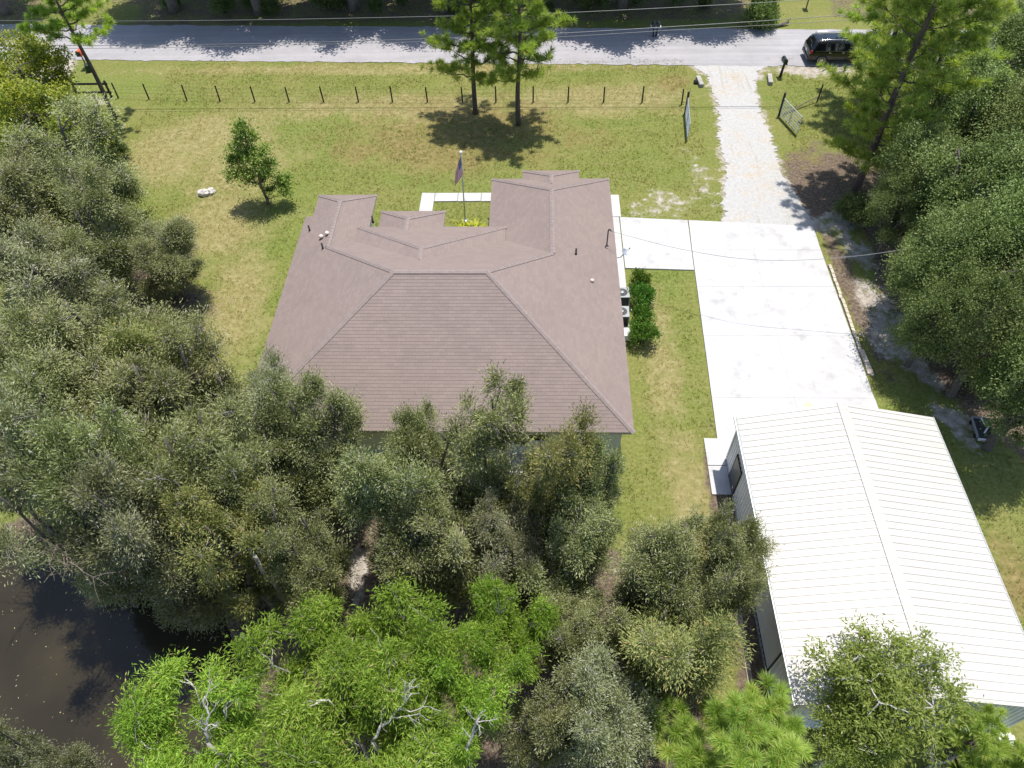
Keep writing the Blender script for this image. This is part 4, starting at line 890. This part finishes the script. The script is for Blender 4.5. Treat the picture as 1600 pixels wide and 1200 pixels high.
def proto_pine(seed, H_=14.0, z0=4.0, Rm=2.6, nb=34, needles=70, nl=.26, nw=.022, lean=(0, 0), trunk_r=.2, tuft=.3, top_r=.6, mat_=None, pw=.65):
    rg = np.random.default_rng(seed); mb = MB(); T_ = []; ph = rg.random(2)*6
    def ax(z): return np.array([lean[0]*(max(z, 0)/H_)**1.3*H_*.1+.12*math.sin(z*.5+ph[0])*min(1, z/4), lean[1]*(z/H_)*H_*.1+.12*math.sin(z*.45+ph[1])*min(1, z/4), z])
    mb.tube([ax(z) for z in np.linspace(-.2, H_, 18)], [trunk_r*(1.12 if i == 0 else 1)*(1-.86*i/17) for i in range(18)], 9)
    for k_ in range(nb):
        t = (k_+rg.random())/nb; z = z0+(H_-.3-z0)*t; q = k_*2.4+rg.random(); L = Rm*(1-t)**pw*rg.uniform(.55, 1.1)+top_r
        p = ax(z); e = p+np.array([math.cos(q)*L, math.sin(q)*L, L*rg.uniform(-.05, .4)+.2]); st = limb(mb, p, e, .05*(1-t)+.02, .012, rg, 5, .13, 7); T_.append((e, unit(e-p)))
        for j in range(max(3, int(L*4.2))):
            b0 = np.array(st[rg.integers(2, 8)]); a2 = q+rg.normal()*1.0; l2 = rg.uniform(.25, .75)*(.5+.25*L); e2 = b0+np.array([math.cos(a2)*l2, math.sin(a2)*l2, rg.uniform(.0, .55)*l2+.12]); limb(mb, b0, e2, .02, .008, rg, 4, .1, 3); T_.append((e2, unit(e2-b0)))
            if rg.random() < .6: T_.append(((b0+e2)/2+rg.normal(size=3)*.08, unit(e2-b0)))
    T_.append((ax(H_), np.array([0, 0, 1.])))
    C_, D_, K = [], [], []
    for e, d in T_:
        n = needles; dd = unit(rg.normal(size=(n, 3))+(d+np.array([0, 0, .45]))*.95); b0 = e-d*rg.random((n, 1))*tuft*.55
        C_.append(b0); D_.append(dd); K.append(np.full(n, rg.random()))
    C_, D_, K = map(np.concatenate, (C_, D_, K)); n = len(C_)
    me = leaves('pine_needles', C_, D_, rg.uniform(.75, 1.2, n)*nl, np.full(n, nw), mat_ or M['pine'], rg.random(n), np.clip(K+rg.normal(size=n)*.05, 0, 1), rg)
    return [('trunk', bare_mesh(mb, 'pine_trunk', M['bark_pine']), 'bark_pine'), ('crown', me, None)], 1.0, 1.0
o = bpy.data.objects.new('grass_tufts', leaves('grass_tufts', GT[0], unit(GT[1]), GT[2], GT[3], M['blade'], GT[4], GT[4], GT[5])); col.objects.link(o); tag(o, 'short green and straw coloured grass tufts standing in the lawn', 'grass', kind='stuff')
def plant(proto, name, loc, sxy, sz, rz, label, cat='tree', group=None):
    t_ = thing(name, label, cat, loc, rz, group); t_.scale = (sxy, sxy, sz)
    for nm, me, _ in proto:
        o = bpy.data.objects.new(nm, me); col.objects.link(o); o.parent = t_
    return t_
PB = [proto_paperbark(100+i) for i in range(5)]; LEAN = proto_paperbark(140, .9)
AC = [proto_acacia(200+i) for i in range(3)]
OK = [proto_broad('oak', 300+i, M['oak'], 820, .12, .065, 8, 3.0, 1.0, 8.8, 1.8, (.5, 1.1), 'bark_dark', 5.4, dens=.8) for i in range(3)]
YG = [proto_broad('broadleaf', 330+i, M['yellowgreen'], 330, .17, .1, 7, 3.2, 1.2, 7.6, 1.6, (.45, .85), 'bark_dark', 4.5) for i in range(2)]
LF = [proto_broad('leafy', 350+i, M['leafy'], 270, .14, .042, 7, 2.2, 3.6, 8.2, 3.2, (.45, .85), 'bark_pale', 6.1, .75, 1.2, .35, .2) for i in range(2)]
def proto_lawn(seed):
    rg = np.random.default_rng(seed); mb = MB(); cl = []
    st = limb(mb, (0, 0, -.2), (.02, 0, 5.4), .11, .03, rg, 8, .04, 9)
    spots = [(0, 0, 6.0, .34), (.1, .1, 5.5, .5), (-.3, 0, 4.9, .6), (.4, .2, 4.7, .55), (-.75, .2, 4.1, .6), (.1, -.4, 4.2, .65), (.75, .1, 4.0, .55), (-1.15, 0, 3.3, .55), (-.4, .5, 3.4, .65), (.35, -.3, 3.3, .6), (1.0, -.2, 3.1, .5), (-1.25, -.3, 2.5, .45), (-.5, -.4, 2.5, .6), (.5, .4, 2.4, .55), (-.7, .1, 1.9, .5), (1.5, 0, 2.0, .45), (1.15, .2, 1.7, .45), (1.85, -.2, 1.6, .42), (.7, -.5, 1.5, .38), (1.55, -.5, 1.2, .35), (-.15, .3, 1.8, .4)]
    for x, y, z, r_ in spots:
        r_ *= rg.uniform(1.0, 1.25); c_ = np.array([x, y, z])+rg.normal(size=3)*.08; cl.append((*c_, r_, r_*.8, (r_/.55)**2)); limb(mb, st[int(np.clip((z*.75)/5.4*9, 1, 8))], c_, .035, .01, rg, 5, .1, 5)
    P, O, K = cloud(cl, 420, rg, .5, .2); n = len(P); D = unit(O*.6+rg.normal(size=(n, 3))*.6+np.array([0, 0, -.25]))
    me = leaves('lawn_tree_crown', P, D, rg.uniform(.1, .19, n), rg.uniform(.06, .1, n), M['lawntree'], rg.random(n), np.clip(K+rg.normal(size=n)*.07, 0, 1), rg)
    return [('trunk', bare_mesh(mb, 'lawn_tree_trunk', M['bark_grey']), 0), ('crown', me, None)], 2.09*1.08, 3.4
LT = proto_lawn(371)
TREES = [
    ('paperbark', -26.71, 35.38, 3.49, 5.6, 'grey-green paperbark tree just below the yellow-green tree at the left edge'),
    ('paperbark', -28.24, 31.44, 2.93, 5.8, 'olive paperbark tree cut by the left edge of the photo, beside the front lawn'),
    ('paperbark', -23.71, 30.6, 2.25, 5.6, 'dark paperbark tree with a tall bare trunk bordering the dry front lawn'),
    ('leaning', -20.88, 30.26, 2.1, 3.8, 'small leaning paperbark tree alone on the lawn, its round shadow below it'),
    ('paperbark', -24.61, 26.16, 2.68, 5.8, 'grey paperbark tree at the left edge between two olive ones, level with the house ridge'),
    ('paperbark', -19.99, 22.33, 2.77, 6, 'broad olive-green paperbark tree below the small leaning tree'),
    ('paperbark', -16.4, 20.62, 2.19, 6, 'paperbark tree with a yellowish top bordering the side lawn left of the house'),
    ('paperbark', -22.62, 20.59, 2.55, 6, 'paperbark tree at the left edge with a pale dry side, level with the left eave'),
    ('paperbark', -19.29, 17.31, 2.5, 6.2, 'thick olive paperbark tree in the middle of the left grove'),
    ('paperbark', -16.23, 17.33, 2.49, 6.2, 'dark grey paperbark tree deep in the left grove, behind the tree with dead limbs'),
    ('paperbark', -13.53, 18.33, 2.28, 6, "leafy paperbark tree in the left grove standing off the roof's left corner"),
    ('paperbark', -19.71, 15.07, 2.31, 7.2, 'paperbark tree at the left edge just above the dead-limbed tree'),
    ('paperbark', -17.1, 12.16, 2.1, 8.0, 'grey paperbark tree with bare dead limbs at the left end of the pond'),
    ('paperbark', -14.84, 12.95, 2.07, 8.0, 'olive paperbark tree leaning over the upper bank of the pond'),
    ('paperbark', -12.52, 14.14, 2.25, 7.2, 'paperbark tree with a pale straight stem in the grove above the pond'),
    ('paperbark', -10.87, 17.98, 1.75, 6.0, 'pale grey narrow paperbark tree overlapping the left roof hip'),
    ('paperbark', -8.52, 16.38, 2.04, 6.2, 'dense paperbark tree overlapping the back eave of the house at the left'),
    ('paperbark', -10.47, 14.62, 2.17, 6, 'paperbark tree with light green tips standing in front of the dense one at the eave'),
    ('paperbark', -13.62, 11.34, 1.85, 7.4, 'grey paperbark tree whose branches dip over the dark pond water'),
    ('paperbark', -10.97, 11.93, 2.04, 6.8, 'paperbark tree with a broken orange-brown stem beside the pond'),
    ('paperbark', -8.61, 12.11, 1.7, 5.4, 'paperbark tree just left of the pale dirt path behind the house'),
    ('paperbark', -5.3, 13.87, 2.1, 6.4, 'slender forked paperbark tree right of the dirt path with two dark stems showing'),
    ('paperbark', -2.42, 15.34, 2.38, 6.8, 'tall full paperbark tree in the middle, its top over the brown roof'),
    ('paperbark', -3.66, 12.4, 2.05, 5.2, 'light olive paperbark tree below the tall full one, in front of the bright green crowns'),
    ('paperbark', -1.05, 12.41, 1.67, 5, 'thin paperbark tree with pale twigs above the rounded bright green crown'),
    ('paperbark', 0.79, 14.27, 1.96, 7.2, 'tallest paperbark tree with orange-tinted leaves and a pointed top over the back wall'),
    ('paperbark', 2.18, 14.05, 1.49, 6, 'dark paperbark tree right beside the orange-tinted one, next to the strip of lawn'),
    ('paperbark', 1.11, 12.37, 1.88, 4.6, 'shaded paperbark tree with dark stems below the pointed orange-tinted one'),
    ('paperbark', 4.73, 11.4, 2.06, 5.4, 'paperbark tree left of the white metal barn at the end of the lawn strip'),
    ('paperbark', 6.91, 11.37, 1.58, 5.8, 'paperbark tree with one branch reaching over the white barn roof'),
    ('paperbark', 4.76, 8.77, 2.26, 5.4, "wide brownish paperbark tree by the barn's long shaded wall"),
    ('paperbark', 2.26, 6.44, 1.91, 5.6, 'grey twiggy paperbark tree at the bottom between the bright green crowns and the pine'),
    ('paperbark', 0.36, 6.37, 1.64, 5, 'green-tipped paperbark tree at the bottom right of the pale forked stem'),
    ('paperbark', -4.56, 15.98, 1.47, 5.8, 'narrow paperbark tree at the back eave, left of the tall full one'),
    ('paperbark', 1.61, 9.34, 1.57, 4.6, 'paperbark tree with a leaning dark stem between the rounded bright green crown and the barn'),
    ('paperbark', -8.61, 11.27, 1.2, 4.2, 'low paperbark tree on the pond side of the dirt path behind the house'),
    ('paperbark', -14.97, 4.39, 1.06, 6.5, 'pale green paperbark tree in the bottom left corner beyond the pond'),
    ('acacia', -10.63, 5.59, 2.06, 6.2, 'bright green feathery tree at the bottom left standing by the brown water'),
    ('acacia', -7.37, 7.31, 2.03, 6.4, 'bright green feathery tree reaching left over the black part of the pond'),
    ('acacia', -4.49, 7.86, 1.85, 7, 'bright green feathery tree at the top of the bottom grove, below the dirt path'),
    ('acacia', -5.12, 5.41, 2.35, 7, 'largest bright green feathery tree at the bottom with a white bare limb'),
    ('acacia', -0.79, 8.57, 1.49, 6.6, 'rounded bright green feathery tree standing alone at the bottom centre'),
    ('acacia', -2.54, 6.34, 1.6, 6, 'bright green feathery tree with a white forked stem at the bottom centre'),
    ('leafy', 11.33, 7.41, 2.49, 5.6, 'medium green open tree in front of the white barn roof'),
    ('leafy', 10.43, 6.12, 1.64, 4.4, "bushy dark green tree at the barn's near gable, right of the young pine"),
    ('oak', 32.9, 50.77, 3.08, 5, 'dark round oak in the top right corner across the road shoulder'),
    ('oak', 25.95, 41.11, 3.47, 5.5, 'grey-green oak behind the tall pine on the right'),
    ('oak', 28.13, 39.02, 3.18, 5.5, 'oak at the right edge below the round corner oak'),
    ('oak', 22.11, 35.71, 2.6, 5, 'grey-green oak right beside the trunk of the tall pine'),
    ('oak', 23.21, 32.3, 3.18, 6, 'dense oak in the middle of the right hand wood'),
    ('oak', 23.64, 28.23, 2.94, 6.4, "oak at the right edge level with the concrete pad's far end"),
    ('oak', 20.5, 27.99, 2.65, 5.4, 'oak with bright leaf tips leaning towards the concrete pad'),
    ('oak', 21.2, 23.45, 2.52, 6, 'large light-tipped oak at the right edge above the deep shade'),
    ('oak', 19.75, 25.44, 1.79, 4.4, 'low oak branch mass leaning closest to the concrete pad'),
    ('oak', 20.61, 33.96, 1.79, 4.0, "added low oak casting shade beneath the big leaning pine, at the pad's far corner"),  # extra tree, added to cast more shade under the leaning pine
    ('oak', 20.52, 29.58, 1.6, 4.0, 'added low oak to deepen the shade beside the middle of the concrete pad'),  # extra tree, added so its shadow darkens the ground by the pad
    ('oak', 21.87, 20.25, 2.58, 5.6, 'oak mostly cut by the right edge, lowest of the right hand wood'),
    ('yellowgreen', -35.82, 48.55, 3.33, 4.4, 'yellow-green broadleaf tree in the top left corner by the road'),
    ('yellowgreen', -30.73, 43.68, 2.09, 2.6, 'low yellow-green tree below the short white glint left of the bare pine'),
    ('yellowgreen', -32.42, 42.17, 3.53, 4.4, 'yellow-tinted broadleaf tree at the left edge below the top left one'),
    ('lawntree', -17.8, 39.38, 2.25, 3.4, 'small dark green tree standing alone on the front lawn left of the house'),
]
KIND = {'paperbark': (PB, 'paperbark_tree', 'paperbark trees around the pond and behind the house'), 'acacia': (AC, 'acacia_tree', 'bright green trees along the bottom edge'), 'oak': (OK, 'oak_tree', 'oaks of the wood on the right'), 'yellowgreen': (YG, 'broadleaf_tree', 'yellow-green trees in the top left corner'), 'leafy': (LF, 'leafy_tree', None), 'lawntree': ([LT], 'lawn_tree', None), 'leaning': ([LEAN], 'paperbark_tree', 'paperbark trees around the pond and behind the house')}
rr = random.Random(12)
for i, (kd, x, y, r__, zc, lab) in enumerate(TREES):
    L_, nm, gp_ = KIND[kd]; pr, Rn, zn = L_[i % len(L_)]
    z = -.9 if math.hypot((x+20.6)/9.6, (y-6.2)/8.4) < .98 else 0
    t_ = plant(pr, nm, (x, y, z), r__/Rn*(1.07 if kd == 'paperbark' and x < -11 else .97 if kd == 'paperbark' else 1.03 if kd == 'oak' else 1.0 if kd == 'acacia' else 1.06), (zc-z)/zn, rr.random()*6.28 if kd not in ('leaning', 'lawntree') else 0, lab, 'tree', gp_)
    if kd in ('paperbark', 'leaning'):
        mk = 'paperbark_warm' if any(w in lab for w in ('with orange-tinted', 'with a yellowish', 'brownish', 'broken orange')) else 'paperbark_grey' if lab.split()[0] in ('grey', 'pale', 'thin') else 'paperbark'
        for c_ in t_.children:
            if c_.name.startswith('crown'): c_.material_slots[0].link = 'OBJECT'; c_.material_slots[0].material = M[mk]
# pines
PN1 = proto_pine(401, 13.8, 3.3, 2.7, 46, 55, .45, .036, (.1, 0)); PN2 = proto_pine(402, 15.0, 3.2, 2.6, 46, 55, .45, .036, (-.3, .1))
plant(PN1[0], 'pine_tree', (-1.27, 48.58, 0), 1, 1, .6, 'right one of the two tall pines on the front lawn, standing nearer the house', 'tree', 'tall pines on the front lawn')
plant(PN2[0], 'pine_tree', (-4.52, 50.17, 0), .95, .93, 2.6, 'left one of the two tall pines on the front lawn, nearer the wire fence', 'tree', 'tall pines on the front lawn')
PN3 = proto_pine(403, 12.5, 5.6, 2.5, 26, 80, .4, .036, (0, 0), .19)
plant(PN3[0], 'pine_tree', (-31.94, 49.79, 0), 1, 1, 0, 'pine with a long bare dark trunk at the left end of the front fence')
PN4 = proto_pine(404, 18, 2.2, 3.1, 66, 58, .45, .036, (.25, .2), .27, pw=.3)
plant(PN4[0], 'pine_tree', (20.97, 40.4, 0), 1, 1, .1, 'big leaning pine right of the driveway with foliage down its trunk', 'tree', 'tall pines right of the driveway')
plant(PN1[0], 'pine_tree', (24.7, 50.5, 0), 1.2, .92, 4.0, 'tall pine behind the big leaning pine, its branches over the parked car', 'tree', 'tall pines right of the driveway')
plant(PN2[0], 'pine_tree', (26.8, 47.2, 0), 1.2, .85, 1.0, 'pine at the top right between the parked car and the corner oak', 'tree', 'tall pines right of the driveway')
PY1 = proto_pine(405, 7.6, 2.4, 2.0, 28, 280, .36, .016, (0, 0), .12, .34, .45); PY2 = proto_pine(406, 5.4, 1.6, .9, 20, 150, .28, .017, (0, 0), .08, .34, .35)
plant(PY1[0], 'pine_tree', (6.25, 5.0, 0), 1.2, .93, 0, 'dense young pine seen from above at the bottom edge, left of the barn gable', 'tree', 'young pines at the bottom edge')
plant(PY2[0], 'pine_tree', (14.4, 6.1, 0), 1, .95, 1, 'small young pine in front of the barn\'s blue-grey gable wall', 'tree', 'young pines at the bottom edge')
plant(PY2[0], 'pine_tree', (16.0, 5.4, 0), 1.0, .9, 3, 'small young pine in the bottom right corner', 'tree', 'young pines at the bottom edge')
bs = thing('bare_tree', 'leafless pale forked stem beside the small young pine at the barn gable', 'tree', (13.6, 5.6, 0))
rg = np.random.default_rng(77); mb = MB(); mb2 = MB()
st = limb(mb, (0, 0, -.1), (.1, .2, 2.2), .1, .07, rg, 8, .05, 5); top = np.array(st[-1])
for e in ((-.45, .5, 3.6), (.75, .35, 3.5), (.35, -.2, 3.1)):
    s2 = limb(mb, top, e, .06, .025, rg, 6, .14, 6)
    for _ in range(6):
        p = np.array(s2[rg.integers(2, 7)]); limb(mb2, p, p+unit(rg.normal(size=3)+np.array([e[0], e[1], .4]))*rg.uniform(.3, .8), .022, .006, rg, 4, .15, 4)
mb.v, mb.f = mb.v+mb2.v, mb.f+[tuple(i+len(mb.v) for i in f) for f in mb2.f]; mb.build('trunk', M['bark_pale'], bs, True, 0)
# bare white limbs standing out of the bright green crowns and the pond-side trees
def snag(x, y, z, dx, dy, dz, label, k=.85, m_='bark_pale', r0=.05, nm='bare_tree'):
    t_ = thing(nm, label, 'tree', (x, y, 0)); rg = np.random.default_rng(int(abs(x*77+y*13)*10)); a = MB(); b_ = MB()
    base = limb(a, (0, 0, -.3), (dx*.3, dy*.3, z), r0*1.5, r0, rg, 7, .04, 6); tp = np.array(base[-1]); tip = tp+np.array([dx, dy, dz])
    st = limb(a, tp, tip, r0, .02, rg, 6, .1, 8)
    for _ in range(int(9*k)):
        i = rg.integers(2, 9); p = np.array(st[i]); d = unit(np.array([dx, dy, dz])+rg.normal(size=3)*np.linalg.norm([dx, dy, dz])*.55); L = rg.uniform(.5, 1.3)*k
        s3 = limb(b_, p, p+d*L, .024, .008, rg, 4, .14, 5)
        for _ in range(4):
            p2 = np.array(s3[rg.integers(2, 6)]); limb(b_, p2, p2+unit(d+rg.normal(size=3)*.6)*L*.45, .011, .005, rg, 3, .12, 3)
    n = len(a.v); a.v += b_.v; a.f += [tuple(i+n for i in f) for f in b_.f]; a.build('trunk', M[m_], t_, True, 0)
snag(-5.2, 5.0, 6.3, 1.3, .9, 1.7, 'white bare limb rising out of the largest bright green tree at the bottom')
snag(-2.1, 5.0, 6.3, .45, .5, 1.4, 'pale forked bare stem at the bottom centre, right of the largest bright green tree', .7)
snag(-9.9, 4.9, 6.2, .2, .9, 1.5, 'pale bare stem in the bottom left bright green tree above the pond', .7, 'bark_pale', .05)
snag(-17.6, 12.3, 7.0, 1.5, -1.4, .6, 'spray of bare grey dead limbs hanging over the left end of the pond', 1.7, 'bark_grey', .06)
snag(-18.8, 13.0, 7.6, -1.2, .6, .8, 'bare grey dead branches at the left edge above the pond', 1.5, 'bark_grey', .06)
snag(-9.9, 11.2, 6.0, -.25, .5, 1.2, 'broken orange-brown stem among the paperbarks right of the pond', .6, 'bark_pale', .07)
# trees across the road: tall crowns above the photo's top edge, their shade on the road
RS = [proto_broad('roadside', 500+i, M['roadside'], 520, .3, .17, 8, 6.0, 4.2, 13.5, 5.0, (.4, .8), 'bark_grey', 8.0, dens=1.4) for i in range(2)]
sp_ = [(-33.0, 67.6, .98), (-25.0, 67.0, 1.0), (-16.5, 67.6, 1.0), (-8.2, 66.9, .92), (.2, 68.6, .95), (7.6, 67.2, 1.04), (15.0, 67.4, .92), (-48.5, 67.5, .9), (-29, 76, 1.1), (-19, 77, 1.1), (-9, 76.5, 1.1), (2, 77, 1.1), (12, 77, 1.1), (-52, 76, 1.1), (36, 75, 1.0)]
wh = ['right of the lit grass gap at the top left', 'second right of the lit grass gap at the left', 'at the top edge above the small lawn tree and the house', 'at the top edge left of the two front pines', 'at the top edge behind the two front pines', 'at the top edge behind the pair of dark mailboxes', 'at the top edge left of the sunny verge and the car', 'in the top left corner, left of the lit grass gap']
for i, (x, y, s) in enumerate(sp_):
    lab = 'tree across the road, '+wh[i] if i < len(wh) else 'tree deep in the dark wood across the road, behind the front row'
    plant(RS[i % 2][0], 'roadside_tree', (x, y, 0), s, s, i*1.9, lab, 'tree', 'trees of the dark wood across the road' if i < len(wh) else 'back row of the wood across the road')
# shrubs
def proto_shrub(seed, mat_, R_=.75, H_=1.3, n_cl=26, per=110, ll=.13, lw=.055):
    rg = np.random.default_rng(seed); cl = []; mb = MB()
    for k_ in range(n_cl):
        q = rg.random()*6.28; r_2 = R_*math.sqrt(rg.random())*.8; z = H_*(.25+.6*rg.random())*(1-.3*(r_2/R_)**2); rh = rg.uniform(.2, .32)*R_/.75; cl.append((r_2*math.cos(q), r_2*math.sin(q), z, rh, rh, 1)); limb(mb, (0, 0, -.05), cl[-1][:3], .02, .006, rg, 4, .1, 3)
    P, O, K = cloud(cl, per, rg, .5); n = len(P); D = unit(O*.5+rg.normal(size=(n, 3))*.5+np.array([0, 0, .7]))
    me = leaves('shrub_leaves', P, D, rg.uniform(.7, 1.2, n)*ll, np.full(n, lw), mat_, rg.random(n), K, rg)
    return [('stems', bare_mesh(mb, 'shrub_stems', M['bark_dark']), None), ('leaves', me, None)]
HB = [proto_shrub(601, M['hedge']), proto_shrub(602, M['hedge'])]
for i, (x, y, s, w_) in enumerate(((6.15, 31.4, .95, 'farthest from the camera, by the concrete walk'), (6.1, 30.0, 1.0, 'second from the concrete walk'), (5.95, 28.5, .98, 'second from the near end'), (5.9, 27.0, 1.12, 'nearest to the camera in the row'))):
    plant(HB[i % 2], 'hedge_shrub', (x, y, 0), s, s*1.05, i*1.3, 'bright green shrub beside the condensers, '+w_, 'shrub', 'green shrubs beside the condensers')
RB = proto_shrub(611, M['oak'], 1.5, 2.2, 46, 200, .16, .08)
plant(RB, 'roadside_shrub', (19.0, 63.3, 0), 1, 1, 0, 'green shrub leaning over the far road edge left of the sunny verge', 'shrub')
plant(RB, 'roadside_shrub', (19.4, 64.8, 0), .8, 1.3, 2, 'grey-green shrub just behind the shrub at the far road edge', 'shrub')
for i, (x, y, s, w_) in enumerate(((19.9, 37.6, .8, 'at the foot of the big leaning pine'), (24.6, 44.5, 1.3, 'between the big leaning pine and the oaks behind it'), (23.6, 24.6, 1.2, 'in the deep shade under the light-tipped oak'), (29.5, 47.0, 1.5, 'below the corner oak near the road'), (-36.6, 45.6, 1.4, 'under the yellow-green trees at the left edge'), (-29.8, 44.2, .8, 'at the foot of the yellow-green tree by the bare pine trunk'))):
    plant(RB, 'understory_shrub', (x, y, 0), s, s, i*2.1, 'dark green understory shrub '+w_, 'shrub', 'understory shrubs beneath the trees')
rr = random.Random(41)
for i in range(15):
    x = -33+i*3.45+rr.uniform(-1.7, 1.7); s_ = rr.choice((.45, .6, .8, 1.0, 1.35))*rr.uniform(.85, 1.15)
    if x > 17.5: break
    plant(RB, 'woodland_shrub', (x, rr.uniform(66.2, 68.6), 0), s_, s_*rr.uniform(.7, 1.2), i*1.7, 'low green shrub on the shaded ground of the wood across the road', 'shrub', 'shrubs under the wood across the road')
# yellow strap leaved plant behind the porch roof
yp = thing('bromeliad_plant', 'bright yellow-green strap leaved plant behind the porch roof near the flagpole', 'plant', (-3.95, 36.55, 0)); b_ = MB(); rg = np.random.default_rng(5)
ml = []
for k_ in range(46):
    q = rg.random()*6.28; L = rg.uniform(.6, 1.05); ox, oy = rg.normal(size=2)*np.array([.34, .16]); el = rg.uniform(.5, 1.2); w_ = .075; n = len(b_.v)
    for j in range(6):
        t = j/5; r_2 = L*t*math.cos(el)*1.15; z = .12+L*t*math.sin(el)*(1-.45*t); ww = w_*(1-t**2.2)+.004
        b_.v += [(ox+r_2*math.cos(q)-ww*math.sin(q), oy+r_2*math.sin(q)+ww*math.cos(q), z+.02), (ox+r_2*math.cos(q), oy+r_2*math.sin(q), z), (ox+r_2*math.cos(q)+ww*math.sin(q), oy+r_2*math.sin(q)-ww*math.cos(q), z+.02)]
    for j in range(5): a = n+3*j; b_.f += [(a, a+1, a+4, a+3), (a+1, a+2, a+5, a+4)]
o = b_.build('leaves', M['plant'], yp, False, 0)
for nm in ('rnd', 'clump'): at = o.data.attributes.new(nm, 'FLOAT', 'FACE'); at.data.foreach_set('value', rg.random(len(o.data.polygons)).astype(np.float32))
MB().lathe((0, 0, -.05), [(.3, 0), (.26, .1), (.12, .2)], 12).build('stems', M['bark_dark'], yp, False, 0)
# leaves floating on the pond
rg = np.random.default_rng(31); n = 360; q = rg.random(n)*6.28; r_2 = np.sqrt(rg.random(n))*.93
P = np.stack([-20.6+9.3*r_2*np.cos(q), 6.2+8.1*r_2*np.sin(q), np.full(n, -.192)], 1); a = rg.random(n)*6.28
D = np.stack([np.cos(a), np.sin(a), rg.normal(size=n)*.05], 1)
me = leaves('floating_leaves', P, unit(D), rg.uniform(.03, .1, n), rg.uniform(.02, .045, n), M['float_leaf'], rg.random(n), rg.random(n), rg)
o = bpy.data.objects.new('floating_leaves', me); col.objects.link(o); tag(o, 'scattered small pale leaves floating on the brown pond', 'leaves', kind='stuff')
